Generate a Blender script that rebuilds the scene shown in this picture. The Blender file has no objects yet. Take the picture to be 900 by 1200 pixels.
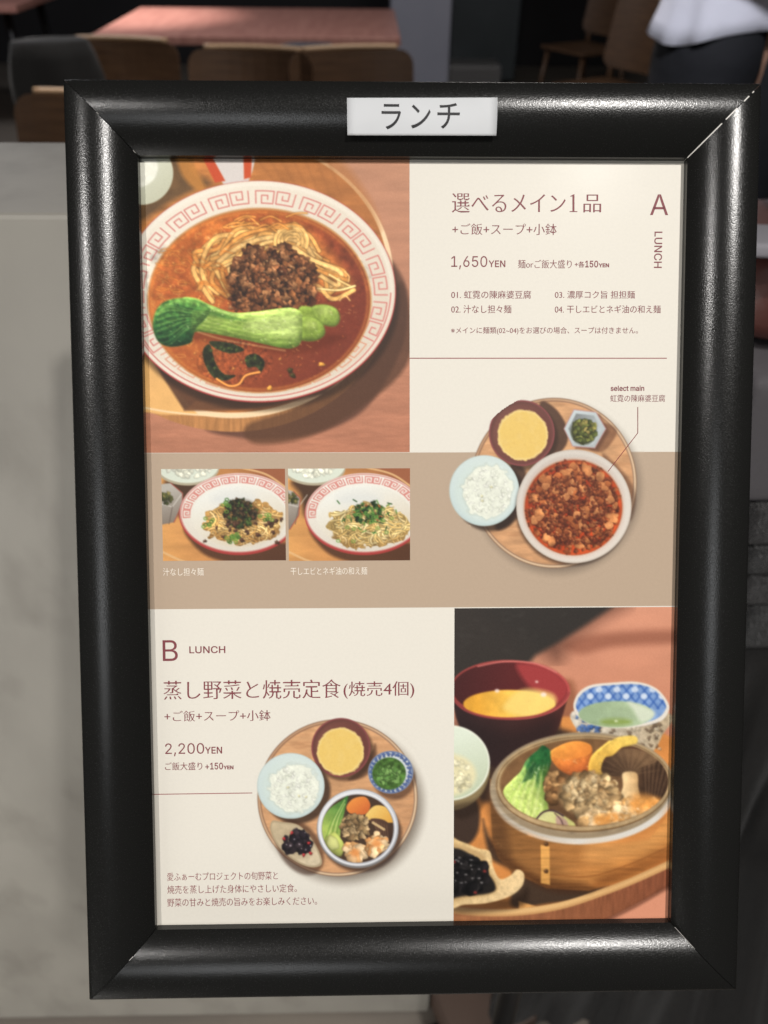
import bpy, bmesh, math, os, random
import numpy as np
from mathutils import Vector, Matrix, Euler

random.seed(7)
RNG = np.random.default_rng(11)
SC = bpy.context.scene
COL = SC.collection
PI = math.pi

# ------------------------------------------------------------------ camera
F = 950.0                                   # focal length in pixels of the 900x1200 photograph
LEAN = math.radians(34)                     # the menu board leans back by this much
RX, RY, RZ = 0.0673, 0.0194, 0.0041         # small turn of the camera against the board
CAM_L = Vector((-0.0181, 0.0378, 0.3116))   # camera as seen from the middle of the board
RF = Matrix.Rotation(PI / 2 - LEAN, 3, 'X')
RC = Matrix.Rotation(RZ, 3, 'Z') @ Matrix.Rotation(RY, 3, 'Y') @ Matrix.Rotation(RX, 3, 'X')
CAM_W = Vector((0, 0, 1.30))
BOARD_C = CAM_W - RF @ CAM_L
CAM_R = RF @ RC.transposed()

cam = bpy.data.cameras.new('camera')
cam.sensor_fit = 'VERTICAL'
cam.sensor_height = 36
cam.lens = F / 1200 * 36
cam.clip_start = 0.02
cam.clip_end = 60
cam.dof.use_dof = True
cam.dof.focus_distance = 0.318
cam.dof.aperture_fstop = 11
cam_o = bpy.data.objects.new('camera', cam)
COL.objects.link(cam_o)
cam_o.matrix_world = Matrix.Translation(CAM_W) @ CAM_R.to_4x4()
SC.camera = cam_o

def local(px, py, z=0.0):
    """photo pixel -> point of the board's own plane at height z"""
    d = RC.transposed() @ Vector(((px - 450) / F, -(py - 600) / F, -1))
    t = (z - CAM_L.z) / d.z
    return CAM_L + d * t

def ray(px, py):
    return CAM_R @ Vector(((px - 450) / F, -(py - 600) / F, -1))

def at_y(px, py, y):
    d = ray(px, py)
    return CAM_W + d * ((y - CAM_W.y) / d.y)

def at_z(px, py, z):
    d = ray(px, py)
    return CAM_W + d * ((z - CAM_W.z) / d.z)

# ------------------------------------------------------------------ light
world = bpy.data.worlds.new('World')
SC.world = world
world.use_nodes = True
world.node_tree.nodes['Background'].inputs[0].default_value = (0.64, 0.64, 0.68, 1)
world.node_tree.nodes['Background'].inputs[1].default_value = 0.030

def lamp(name, loc, target, power, size, color, spot=None, blend=0.5):
    l = bpy.data.lights.new(name, 'SPOT' if spot else 'AREA')
    if spot:
        l.spot_size = math.radians(spot)
        l.spot_blend = blend
        l.shadow_soft_size = size
    else:
        l.shape = 'DISK'
        l.size = size
    l.energy = power
    l.color = color
    o = bpy.data.objects.new(name, l)
    COL.objects.link(o)
    o.location = loc
    o.rotation_euler = (Vector(target) - Vector(loc)).to_track_quat('-Z', 'Y').to_euler()
    return o

# ceiling spots of the restaurant: two over the menu board, one over the long table; the rest is added fill
lamp('ceiling_or_fill_spot', (0.50, -0.62, 2.50), (0.15, 0.32, 0.38), 95, 0.030, (1.0, 0.965, 0.925), 66, 1.0)
lamp('ceiling_or_fill_spot', (-0.72, -0.72, 2.34), (-0.15, 0.32, 0.38), 50, 0.030, (1.0, 0.965, 0.93), 66, 1.0)
lamp('fill_panel', (-0.5, -2.6, 2.4), (0, 0.4, 0.6), 10, 0.9, (0.96, 0.98, 1.0))  # soft fill added behind the camera to lighten the mortar wall
lamp('ceiling_or_fill_spot', (-1.35, 5.1, 2.6), (-1.25, 5.1, 0.7), 330, 0.05, (1.0, 0.86, 0.80), 40, 1.0)
lamp('low_fill_lamp', (-0.75, -0.75, 0.30), (-0.35, 0.5, 0.46), 7.2, 0.45, (1.0, 0.97, 0.92))  # low fill added to brighten the lower part of the wall
lamp('ceiling_or_fill_spot', (0.25, 0.75, 2.2), (0.93, 2.2, 1.0), 105, 0.12, (0.92, 0.93, 1.0), 34, 0.8)  # spot added to brighten the white shirt
lamp('ceiling_or_fill_spot', (-0.9, 2.2, 2.6), (-0.90, 2.65, 0.75), 95, 0.2, (1.0, 0.93, 0.86), 44, 0.7)  # spot added to brighten the nearest chair
lamp('fill_panel', (0.5, 3.0, 2.6), (0.4, 3.8, 0.5), 22, 0.6, (1.0, 0.94, 0.88))  # soft fill added to lift the far chairs
lamp('fill_panel', (-1.8, 4.2, 2.6), (-1.8, 4.4, 0.5), 30, 0.6, (0.97, 0.96, 1.0))  # fill added to raise ambient light in the left background

SC.view_settings.view_transform = 'Standard'
SC.view_settings.look = 'None'
SC.view_settings.exposure = 0
SC.view_settings.gamma = 1
SC.view_settings.use_curve_mapping = False
SC.cycles.use_denoising = True
SC.cycles.max_bounces = 6
SC.cycles.sample_clamp_indirect = 4

# ------------------------------------------------------------------ helpers: materials
def lin(c):
    c = np.asarray(c, dtype=float) / 255.0
    return np.where(c <= 0.04045, c / 12.92, ((c + 0.055) / 1.055) ** 2.4)

def rgba(c):
    v = lin(c)
    return (float(v[0]), float(v[1]), float(v[2]), 1.0)

def mat(name, col, rough=0.6, metal=0.0, spec=0.5, noise=None, bump=None, coat=0.0, sheen=0.0, wave=None):
    """noise = (scale, second colour, detail); bump = (scale, strength); colours are sRGB 0-255"""
    m = bpy.data.materials.new(name)
    m.use_nodes = True
    nt = m.node_tree
    b = nt.nodes['Principled BSDF']
    b.inputs['Base Color'].default_value = rgba(col)
    b.inputs['Roughness'].default_value = rough
    b.inputs['Metallic'].default_value = metal
    b.inputs['Specular IOR Level'].default_value = spec
    b.inputs['Coat Weight'].default_value = coat
    b.inputs['Sheen Weight'].default_value = sheen
    tc = nt.nodes.new('ShaderNodeTexCoord')
    if noise:
        n = nt.nodes.new('ShaderNodeTexNoise')
        n.inputs['Scale'].default_value = noise[0]
        n.inputs['Detail'].default_value = noise[2]
        mp = nt.nodes.new('ShaderNodeMapping')
        mp.inputs['Scale'].default_value = noise[3] if len(noise) > 3 else (1, 1, 1)
        nt.links.new(tc.outputs['Object'], mp.inputs[0])
        nt.links.new(mp.outputs[0], n.inputs['Vector'])
        r = nt.nodes.new('ShaderNodeValToRGB')
        r.color_ramp.elements[0].position = 0.32
        r.color_ramp.elements[0].color = rgba(col)
        r.color_ramp.elements[1].position = 0.70
        r.color_ramp.elements[1].color = rgba(noise[1])
        nt.links.new(n.outputs['Fac'], r.inputs[0])
        nt.links.new(r.outputs[0], b.inputs['Base Color'])
    if bump:
        n = nt.nodes.new('ShaderNodeTexNoise')
        n.inputs['Scale'].default_value = bump[0]
        n.inputs['Detail'].default_value = 3
        nt.links.new(tc.outputs['Object'], n.inputs['Vector'])
        bp = nt.nodes.new('ShaderNodeBump')
        bp.inputs['Strength'].default_value = bump[1]
        bp.inputs['Distance'].default_value = bump[2] if len(bump) > 2 else 0.002
        nt.links.new(n.outputs['Fac'], bp.inputs['Height'])
        nt.links.new(bp.outputs[0], b.inputs['Normal'])
    return m

def print_mat():
    """ink on paper: the colour each print carries, a faint paper grain, a thin semi-gloss film"""
    m = bpy.data.materials.new('printed_paper')
    m.use_nodes = True
    nt = m.node_tree
    b = nt.nodes['Principled BSDF']
    a = nt.nodes.new('ShaderNodeAttribute')
    a.attribute_name = 'ink'
    tc = nt.nodes.new('ShaderNodeTexCoord')
    n = nt.nodes.new('ShaderNodeTexNoise')
    n.inputs['Scale'].default_value = 900
    n.inputs['Detail'].default_value = 2
    nt.links.new(tc.outputs['Object'], n.inputs['Vector'])
    r = nt.nodes.new('ShaderNodeMapRange')
    r.inputs[1].default_value = 0.25
    r.inputs[2].default_value = 0.75
    r.inputs[3].default_value = 0.982
    r.inputs[4].default_value = 1.014
    nt.links.new(n.outputs['Fac'], r.inputs[0])
    mx = nt.nodes.new('ShaderNodeMix')
    mx.data_type = 'RGBA'
    mx.blend_type = 'MULTIPLY'
    mx.inputs[0].default_value = 1
    nt.links.new(a.outputs['Color'], mx.inputs[6])
    nt.links.new(r.outputs[0], mx.inputs[7])
    nt.links.new(mx.outputs[2], b.inputs['Base Color'])
    b.inputs['Roughness'].default_value = 0.5
    b.inputs['Specular IOR Level'].default_value = 0.25
    # thin clear film over the print, very slightly wavy
    b.inputs['Coat Weight'].default_value = 0.02
    b.inputs['Coat Roughness'].default_value = 0.20
    w = nt.nodes.new('ShaderNodeTexNoise')
    w.inputs['Scale'].default_value = 26
    w.inputs['Detail'].default_value = 2
    nt.links.new(tc.outputs['Object'], w.inputs['Vector'])
    bp = nt.nodes.new('ShaderNodeBump')
    bp.inputs['Strength'].default_value = 0.35
    bp.inputs['Distance'].default_value = 0.0006
    nt.links.new(w.outputs['Fac'], bp.inputs['Height'])
    nt.links.new(bp.outputs[0], b.inputs['Coat Normal'])
    return m

INK = print_mat()

# ------------------------------------------------------------------ helpers: objects
def tag(o, label=None, cat=None, group=None, kind=None):
    if label: o['label'] = label
    if cat: o['category'] = cat
    if group: o['group'] = group
    if kind: o['kind'] = kind
    return o

def empty(name, loc, label, cat, group=None, rot=(0, 0, 0)):
    o = bpy.data.objects.new(name, None)
    o.empty_display_size = 0.05
    COL.objects.link(o)
    o.location = loc
    o.rotation_euler = rot
    return tag(o, label, cat, group)

def link_mesh(name, me, m=None, parent=None, smooth=False):
    if m is not None and not me.materials:
        me.materials.append(m)
    o = bpy.data.objects.new(name, me)
    COL.objects.link(o)
    if parent is not None:
        o.parent = parent
    if smooth:
        me.polygons.foreach_set('use_smooth', [True] * len(me.polygons))
    return o

def mesh(name, vs, fs, m=None, parent=None, smooth=False):
    me = bpy.data.meshes.new(name)
    me.from_pydata([tuple(v) for v in vs], [], fs)
    me.update()
    return link_mesh(name, me, m, parent, smooth)

def from_bm(name, bm, m=None, parent=None, smooth=False, autosmooth=None):
    bmesh.ops.recalc_face_normals(bm, faces=bm.faces)
    me = bpy.data.meshes.new(name)
    bm.to_mesh(me)
    bm.free()
    o = link_mesh(name, me, m, parent, smooth)
    return o

def box_bm(bm, c, s, bevel=0.0, rot=None, seg=2):
    M = Matrix.Translation(c)
    if rot is not None:
        M = M @ Euler(rot).to_matrix().to_4x4()
    r = bmesh.ops.create_cube(bm, size=1, matrix=M @ Matrix.Diagonal((*s, 1)))
    if bevel:
        es = {e for v in r['verts'] for e in v.link_edges}
        bmesh.ops.bevel(bm, geom=list(es), offset=bevel, segments=seg, affect='EDGES', profile=0.5)

def tube_bm(bm, a, b, ra, rb, n=12):
    a, b = Vector(a), Vector(b)
    q = (b - a).to_track_quat('Z', 'Y').to_matrix().to_4x4()
    M = Matrix.Translation((a + b) / 2) @ q
    bmesh.ops.create_cone(bm, cap_ends=True, segments=n, radius1=ra, radius2=rb, depth=(b - a).length, matrix=M)

def path_tube(bm, pts, r, n=10):
    pts = [Vector(p) for p in pts]
    rings = []
    for i, p in enumerate(pts):
        t = (pts[min(i + 1, len(pts) - 1)] - pts[max(i - 1, 0)]).normalized()
        q = t.to_track_quat('Z', 'Y')
        rings.append([bm.verts.new(p + q @ Vector((r * math.cos(2 * PI * k / n), r * math.sin(2 * PI * k / n), 0))) for k in range(n)])
    for a, b in zip(rings, rings[1:]):
        for k in range(n):
            bm.faces.new((a[k], a[(k + 1) % n], b[(k + 1) % n], b[k]))
    bm.faces.new(rings[0][::-1]); bm.faces.new(rings[-1])

def loft(rings, n=32, cap=True):
    """rings of (center, rx, ry, wobble function or None) -> verts, faces"""
    vs, fs = [], []
    for c, rx, ry, w in rings:
        for k in range(n):
            a = 2 * PI * k / n
            s = 1 + (w(a) if w else 0)
            vs.append(Vector(c) + Vector((math.cos(a) * rx * s, math.sin(a) * ry * s, 0)))
    for i in range(len(rings) - 1):
        for k in range(n):
            k2 = (k + 1) % n
            fs.append((i * n + k, i * n + k2, (i + 1) * n + k2, (i + 1) * n + k))
    if cap:
        fs.append(tuple(range(n - 1, -1, -1)))
        fs.append(tuple(range((len(rings) - 1) * n, len(rings) * n)))
    return vs, fs

# ================================================================== the place around the board
WALL_Y = 0.484
floor_m = mat('dark_floor_boards', (132, 124, 114), 0.35, noise=(3, (104, 98, 92), 5, (1, 6, 1)), bump=(60, 0.2))
o = mesh('floor', [(-7, -3, 0), (7, -3, 0), (7, 9, 0), (-7, 9, 0)], [(0, 1, 2, 3)], floor_m)
tag(o, 'dark grey restaurant floor running back under the tables', 'floor', kind='structure')
dark_wall = mat('dark_back_wall', (38, 37, 40), 0.8, noise=(2, (30, 29, 32), 3))
o = mesh('back_wall', [(-7, 8.2, 0), (7, 8.2, 0), (7, 8.2, 3), (-7, 8.2, 3), (-7, 8.4, 0), (7, 8.4, 0), (7, 8.4, 3), (-7, 8.4, 3)],
         [(0, 1, 2, 3), (7, 6, 5, 4), (3, 2, 6, 7), (0, 3, 7, 4), (1, 5, 6, 2)], dark_wall)
tag(o, 'dark back wall of the restaurant behind the tables', 'wall', kind='structure')

# half-height mortar wall close behind the board
def concrete_mat():
    m = bpy.data.materials.new('trowelled_mortar')
    m.use_nodes = True
    nt = m.node_tree
    b = nt.nodes['Principled BSDF']
    tc = nt.nodes.new('ShaderNodeTexCoord')
    def nz(scale, detail, dist=0.0, mapscale=(1, 1, 1)):
        mp = nt.nodes.new('ShaderNodeMapping')
        mp.inputs['Scale'].default_value = mapscale
        nt.links.new(tc.outputs['Object'], mp.inputs[0])
        n = nt.nodes.new('ShaderNodeTexNoise')
        n.inputs['Scale'].default_value = scale
        n.inputs['Detail'].default_value = detail
        n.inputs['Distortion'].default_value = dist
        nt.links.new(mp.outputs[0], n.inputs['Vector'])
        return n
    n1 = nz(7, 6, 0.15, (1, 1, 0.55))
    n2 = nz(20, 5, 0.1, (1, 1, 0.6))
    r1 = nt.nodes.new('ShaderNodeValToRGB')
    r1.color_ramp.elements[0].position = 0.30
    r1.color_ramp.elements[0].color = rgba((146, 142, 134))
    r1.color_ramp.elements[1].position = 0.72
    r1.color_ramp.elements[1].color = rgba((166, 162, 153))
    nt.links.new(n1.outputs['Fac'], r1.inputs[0])
    r2 = nt.nodes.new('ShaderNodeValToRGB')
    r2.color_ramp.elements[0].position = 0.28
    r2.color_ramp.elements[0].color = (0.70, 0.69, 0.68, 1)
    r2.color_ramp.elements[1].position = 0.50
    r2.color_ramp.elements[1].color = (1, 1, 1, 1)
    nt.links.new(n2.outputs['Fac'], r2.inputs[0])
    mx = nt.nodes.new('ShaderNodeMix')
    mx.data_type = 'RGBA'
    mx.blend_type = 'MULTIPLY'
    mx.inputs[0].default_value = 0.60
    nt.links.new(r1.outputs[0], mx.inputs[6])
    nt.links.new(r2.outputs[0], mx.inputs[7])
    nt.links.new(mx.outputs[2], b.inputs['Base Color'])
    b.inputs['Roughness'].default_value = 0.55
    bp = nt.nodes.new('ShaderNodeBump')
    bp.inputs['Strength'].default_value = 0.25
    bp.inputs['Distance'].default_value = 0.003
    nt.links.new(n2.outputs['Fac'], bp.inputs['Height'])
    nt.links.new(bp.outputs[0], b.inputs['Normal'])
    return m

mortar = concrete_mat()
wall_top = at_y(40, 251, WALL_Y).z
wall_back = at_z(40, 166, wall_top).y
wall_x1 = at_y(503, 1180, WALL_Y).x
bm = bmesh.new()
box_bm(bm, ((-2.2 + wall_x1) / 2, (WALL_Y + wall_back) / 2, wall_top / 2 + 0.001), (wall_x1 + 2.2, wall_back - WALL_Y, wall_top - 0.002), 0.003)
o = from_bm('partition_wall', bm, mortar)
tag(o, 'waist-high grey mortar partition wall standing close behind the menu board', 'wall')

# ------------------------------------------------------------------ tables and chairs
wood = mat('chair_plywood', (100, 74, 53), 0.45, noise=(9, (82, 60, 43), 4, (1, 1, 8)))
pale_wood = mat('plywood_edge', (190, 158, 125), 0.5)
leather = mat('brown_leatherette', (112, 82, 60), 0.5, noise=(20, (95, 68, 48), 4), bump=(120, 0.2))
pink_top = mat('pinkish_wood_top', (186, 136, 124), 0.38, noise=(5, (168, 118, 108), 4, (8, 1, 1)))
black_metal = mat('black_metal', (22, 22, 23), 0.4, metal=0.6)

def panel_bm(w, h, t, curve=0.05, nseg=10, r=0.05):
    """bent plywood panel with rounded corners, standing on its lower edge"""
    pts = []
    for cx, cy, a0 in ((w / 2 - r, h - r, 0), (-w / 2 + r, h - r, 90), (-w / 2 + r, r, 180), (w / 2 - r, r, 270)):
        for k in range(5):
            a = math.radians(a0 + 22.5 * k)
            pts.append((cx + r * math.cos(a), cy + r * math.sin(a)))
    bm = bmesh.new()
    f = bm.faces.new([bm.verts.new((x, 0, z)) for x, z in pts])
    for k in range(1, nseg):
        x = -w / 2 + w * k / nseg
        bmesh.ops.bisect_plane(bm, geom=bm.verts[:] + bm.edges[:] + bm.faces[:], plane_co=(x, 0, 0), plane_no=(1, 0, 0))
    g = bmesh.ops.extrude_face_region(bm, geom=bm.faces[:])
    for v in g['geom']:
        if isinstance(v, bmesh.types.BMVert):
            v.co.y += t
    for v in bm.verts:
        v.co.y -= curve * (2 * v.co.x / w) ** 2
    return bm

def make_chair(label, loc, rz, back_mat):
    t = empty('chair', loc, label, 'chair', 'wooden chairs around the tables', (0, 0, rz))
    bm = bmesh.new()
    box_bm(bm, (0, 0, 0.44), (0.42, 0.40, 0.022), 0.010, seg=3)
    from_bm('seat', bm, wood, t)
    bm = panel_bm(0.44, 0.34, 0.014, 0.045)
    bmesh.ops.transform(bm, matrix=Matrix.Translation((0, 0.20, 0.50)) @ Matrix.Rotation(math.radians(-10), 4, 'X'), verts=bm.verts)
    bk = from_bm('backrest', bm, back_mat, t)
    bm = bmesh.new()
    path_tube(bm, [(-0.17 + 0.34 * k / 16, 0.273 - 0.045 * (2 * (-0.17 + 0.34 * k / 16) / 0.44) ** 2, 0.843) for k in range(17)], 0.010)
    from_bm('edge_trim', bm, pale_wood, bk, True)
    for sx in (-1, 1):
        for sy in (-1, 1):
            bm = bmesh.new()
            if sy > 0:
                tube_bm(bm, (0.20 * sx, 0.24, 0), (0.17 * sx, 0.18, 0.43), 0.011, 0.016)
                tube_bm(bm, (0.17 * sx, 0.18, 0.43), (0.19 * sx, 0.205, 0.56), 0.016, 0.012)
            else:
                tube_bm(bm, (0.20 * sx, -0.21, 0), (0.17 * sx, -0.16, 0.43), 0.011, 0.016)
            from_bm('leg', bm, wood, t, True)
    return t

def copy_tree(o, parent=None):
    c = o.copy()
    COL.objects.link(c)
    c.parent = parent
    for ch in list(o.children):
        copy_tree(ch, c)
    return c

def make_table(label, x0, x1, y0, y1, h):
    t = empty('table', ((x0 + x1) / 2, (y0 + y1) / 2, 0), label, 'table')
    w, d = x1 - x0, y1 - y0
    bm = bmesh.new()
    box_bm(bm, (0, 0, h - 0.02), (w, d, 0.04), 0.006)
    from_bm('tabletop', bm, pink_top, t)
    for sx in (-1, 1):
        for sy in (-1, 1):
            bm = bmesh.new()
            tube_bm(bm, (sx * (w / 2 - 0.08), sy * (d / 2 - 0.08), 0), (sx * (w / 2 - 0.10), sy * (d / 2 - 0.10), h - 0.04), 0.018, 0.024)
            from_bm('leg', bm, black_metal, t, True)
    return t

TZ = 0.72
p0, p1 = at_z(105, 41, TZ), at_z(470, 45, TZ)
pf = at_z(150, 8, TZ)
make_table('long pinkish wooden table top lit by a spot, above the board\'s top left', p0.x, p1.x, p0.y, pf.y, TZ)
q = at_z(18, 6, TZ)
make_table('far pinkish table whose corner shows in the top left of the picture', q.x - 1.5, q.x, q.y, q.y + 0.8, TZ)

pc = at_z(74, 107, 0.85)
ch = make_chair('plywood chair with pale curved edge just beyond the mortar wall, nearest of all', (pc.x, pc.y - 0.25, 0), -0.30, wood)
pc = at_z(132, 46, 0.84)
ch2 = copy_tree(ch)
tag(ch2, 'brown chair with a black jacket hung on its left side, tucked at the long table')
ch2.location = (pc.x, pc.y - 0.27, 0)
ch2.rotation_euler = (0, 0, -0.15)
for px, lab in ((282, 'brown chair under the long table, left of the navy jacket'),
                (428, 'brown chair at the right end of the long table, right of the navy jacket')):
    c = copy_tree(ch)
    tag(c, lab)
    pc = at_z(px, 50, 0.86)
    c.location = (pc.x, pc.y - 0.25, 0)
    c.rotation_euler = (0, 0, -0.15 if px == 282 else 0.22)
for px, d, lab in ((722, 6.1, 'brown chair farther off of the two beside the person in white'),
                   (764, 4.8, 'brown chair right next to the person in white')):
    c = copy_tree(ch)
    tag(c, lab)
    pc = at_y(px, 20, d)
    c.location = (pc.x - 0.18, d, 0)
    c.rotation_euler = (0, 0, -1.05)
# jackets over the chairs
black_cloth = mat('black_cloth', (14, 14, 15), 0.9, bump=(90, 0.4), sheen=0.1)
navy_cloth = mat('navy_cloth', (36, 40, 58), 0.9, bump=(90, 0.4), sheen=0.2)
def jacket(name, label, loc, w, h, d, rz, m):
    n = 28
    vs, fs = loft([((0, 0, z), w / 2 * (1 - 0.25 * (z / h) ** 3), d / 2, lambda a, z=z: 0.07 * math.sin(5 * a + z * 9) + 0.04 * math.sin(9 * a - z * 13)) for z in np.linspace(0, h, 9)], n)
    o = mesh(name, vs, fs, m, None, True)
    o.location = loc
    o.rotation_euler = (0, 0, rz)
    return tag(o, label, 'jacket')
pc = at_z(64, 44, 0.88)
jacket('jacket', 'black jacket hanging over the side of a brown chair, above the board\'s top left corner', (pc.x, pc.y - 0.05, 0.46), 0.32, 0.42, 0.16, 0.3, black_cloth)
pc = at_z(366, 42, 0.80)
jacket('jacket', 'navy jacket hung on a chair between two brown chairs at the long table', (pc.x, pc.y - 0.30, 0.43), 0.27, 0.38, 0.14, 0.0, navy_cloth)

# pillar and counter far behind
grey_paint = mat('blue_grey_paint', (164, 166, 180), 0.7, noise=(3, (154, 157, 172), 3))
p0, p1 = at_y(458, 60, 6.3), at_y(527, 60, 6.3)
bm = bmesh.new()
box_bm(bm, ((p0.x + p1.x) / 2, 6.5, 1.5), (p1.x - p0.x, 0.4, 3.0), 0.01)
tag(from_bm('pillar', bm, grey_paint), 'blue-grey square pillar at the right end of the long table', 'pillar')
p0, p1 = at_y(528, 60, 6.9), at_y(611, 20, 6.9)
teal = mat('dark_teal_panel', (84, 92, 98), 0.6, noise=(2, (64, 72, 76), 2))
bm = bmesh.new()
box_bm(bm, ((p0.x + p1.x) / 2, 7.0, 1.3), (p1.x - p0.x, 0.06, 2.4), 0.01)
tag(from_bm('partition_panel', bm, teal), 'dark teal-grey panel standing just right of the blue-grey pillar', 'panel')
p0, p1 = at_z(524, 74, 0.25), at_z(600, 90, 0.25)
bm = bmesh.new()
box_bm(bm, ((p0.x + p1.x) / 2, p0.y + 0.1, 0.13), (p1.x - p0.x, 0.3, 0.24), 0.03)
tag(from_bm('storage_box', bm, mat('pale_grey_plastic', (130, 130, 132), 0.5)), 'low pale grey box on the floor at the foot of the teal-grey panel', 'box')

# ------------------------------------------------------------------ person in a white shirt
def person():
    X0, Y0 = at_y(868, 45, 2.2).x, 2.2
    skin = mat('skin', (196, 150, 124), 0.5)
    t = empty('person', (X0, Y0, 0), 'person in a loose white shirt and black trousers standing at the top right', 'person', None, (0, 0, 0.35))
    vs, es, rad = [], [], []
    def add(p, r, prev=None):
        vs.append(p); rad.append(r)
        if prev is not None:
            es.append((prev, len(vs) - 1))
        return len(vs) - 1
    pel = add((0, 0, 0.95), 0.115)
    sp = add((0, 0, 1.12), 0.105, pel); chs = add((0, 0, 1.32), 0.12, sp); nk = add((0, 0, 1.46), 0.055, chs)
    hd = add((0, -0.01, 1.55), 0.075, nk); hd2 = add((0, -0.01, 1.64), 0.085, hd); add((0, 0, 1.72), 0.05, hd2)
    for s in (-1, 1):
        hp = add((0.09 * s, 0, 0.88), 0.09, pel); kn = add((0.10 * s, -0.01, 0.48), 0.058, hp)
        an = add((0.105 * s, 0.02, 0.09), 0.04, kn); add((0.11 * s, -0.13, 0.035), 0.032, an)
        sh = add((0.17 * s, 0, 1.40), 0.058, chs); el = add((0.24 * s, 0.02, 1.16), 0.042, sh)
        wr = add((0.14 * s, -0.22, 1.20), 0.027, el); pm = add((0.10 * s, -0.28, 1.22), 0.030, wr)
        for k in range(4):
            a = add((0.085 * s + 0.004, -0.325, 1.245 - 0.018 * k), 0.009, pm)
            add((0.06 * s, -0.355 + 0.004 * abs(k - 1), 1.240 - 0.018 * k), 0.008, a)
        a = add((0.10 * s, -0.29, 1.262), 0.010, pm); add((0.08 * s, -0.32, 1.275), 0.009, a)
    me = bpy.data.meshes.new('body')
    me.from_pydata(vs, es, [])
    o = link_mesh('body', me, skin, t)
    md = o.modifiers.new('skin', 'SKIN')
    for v, r in zip(me.skin_vertices[0].data, rad):
        v.radius = (r, r)
    me.skin_vertices[0].data[0].use_root = True
    o.modifiers.new('subd', 'SUBSURF').levels = 2
    o.modifiers['subd'].render_levels = 2
    # face and hair
    bm = bmesh.new()
    bmesh.ops.create_uvsphere(bm, u_segments=20, v_segments=12, radius=1, matrix=Matrix.Translation((0, 0.012, 1.665)) @ Matrix.Diagonal((0.098, 0.105, 0.10, 1)))
    bmesh.ops.delete(bm, geom=[v for v in bm.verts if v.co.y < -0.045 and v.co.z < 1.70], context='VERTS')
    from_bm('hair', bm, mat('dark_hair', (30, 25, 22), 0.5), t, True)
    bm = bmesh.new()
    bmesh.ops.create_uvsphere(bm, u_segments=10, v_segments=8, radius=1, matrix=Matrix.Translation((0, -0.098, 1.60)) @ Matrix.Diagonal((0.014, 0.016, 0.024, 1)))
    from_bm('nose', bm, skin, t, True)
    for s in (-1, 1):
        bm = bmesh.new()
        bmesh.ops.create_uvsphere(bm, u_segments=10, v_segments=8, radius=0.011, matrix=Matrix.Translation((0.034 * s, -0.085, 1.632)))
        from_bm('eye', bm, mat('eye', (35, 28, 25), 0.2), t, True)
    # shirt: loose hem with folds
    white = mat('white_cotton', (222, 222, 232), 0.85, bump=(25, 0.25, 0.01))
    def fold(z):
        k = max(0.15, (1.32 - z) / 0.3)
        return lambda a: (0.05 * math.sin(6 * a + 2.1 + z * 7) + 0.03 * math.sin(13 * a + z * 15)) * k
    zs = np.linspace(1.03, 1.44, 14)
    rings = []
    for z in zs:
        u = (z - 1.03) / 0.41
        rx = 0.232 - 0.045 * math.sin(u * PI) - 0.06 * u ** 6
        ry = 0.150 - 0.02 * math.sin(u * PI) - 0.03 * u ** 6
        rings.append(((0, 0, z), rx, ry, fold(z)))
    v_, f_ = loft(rings, 56, False)
    for i, v in enumerate(v_[:56 * 3]):
        v.z += 0.018 * math.sin(2 * PI * (i % 56) / 56 * 3 + 1.0) * (1 - (i // 56) / 3)
    sh = mesh('shirt', v_, f_, white, t, True)
    sol = sh.modifiers.new('thick', 'SOLIDIFY'); sol.thickness = 0.003
    for s in (-1, 1):
        bm = bmesh.new()
        tube_bm(bm, (0.15 * s, 0, 1.41), (0.235 * s, 0.015, 1.22), 0.075, 0.068, 20)
        from_bm('sleeve', bm, white, t, True)
    tr = mat('black_trousers', (20, 21, 26), 0.85, bump=(30, 0.3, 0.01))
    bm = bmesh.new()
    for s in (-1, 1):
        v_, f_ = loft([((0.09 * s, 0, 1.06), 0.112, 0.130, None), ((0.09 * s, 0, 0.97), 0.118, 0.138, None), ((0.095 * s, 0, 0.80), 0.108, 0.118, None), ((0.10 * s, 0, 0.48), 0.082, 0.088, lambda a: 0.04 * math.sin(5 * a)),
                       ((0.105 * s, 0.01, 0.10), 0.066, 0.076, lambda a: 0.05 * math.sin(4 * a)), ((0.105 * s, 0.01, 0.06), 0.07, 0.08, None)], 28)
        bv = [bm.verts.new(v) for v in v_]
        for f in f_:
            bm.faces.new([bv[i] for i in f])
    from_bm('trousers', bm, tr, t, True)
    for s in (-1, 1):
        bm = bmesh.new()
        box_bm(bm, (0.11 * s, -0.05, 0.036), (0.095, 0.27, 0.07), 0.03, seg=4)
        from_bm('shoe', bm, black_cloth, t, True)
person()

# ------------------------------------------------------------------ things on the right, behind the board
def slab(name, label, cat, c, s, m, bev=0.02, rz=0.0, group=None, wob=0.0):
    bm = bmesh.new()
    bmesh.ops.create_cube(bm, size=1, matrix=Matrix.Diagonal((*s, 1)))
    bmesh.ops.bevel(bm, geom=bm.edges[:], offset=bev, segments=4, affect='EDGES', profile=0.5)
    bmesh.ops.subdivide_edges(bm, edges=[e for e in bm.edges if e.calc_length() > 0.08], cuts=8, use_grid_fill=True)
    for v in bm.verts:
        v.co.z += wob * math.sin(v.co.x * 37 + v.co.y * 11) * 0.5 + wob * math.sin(v.co.y * 29 + 1.3) * 0.5
        v.co.y += wob * math.sin(v.co.x * 23 + v.co.z * 60)
    o = from_bm(name, bm, m, None, True)
    o.location = c
    o.rotation_euler = (0, 0, rz)
    return tag(o, label, cat, group)

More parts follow.
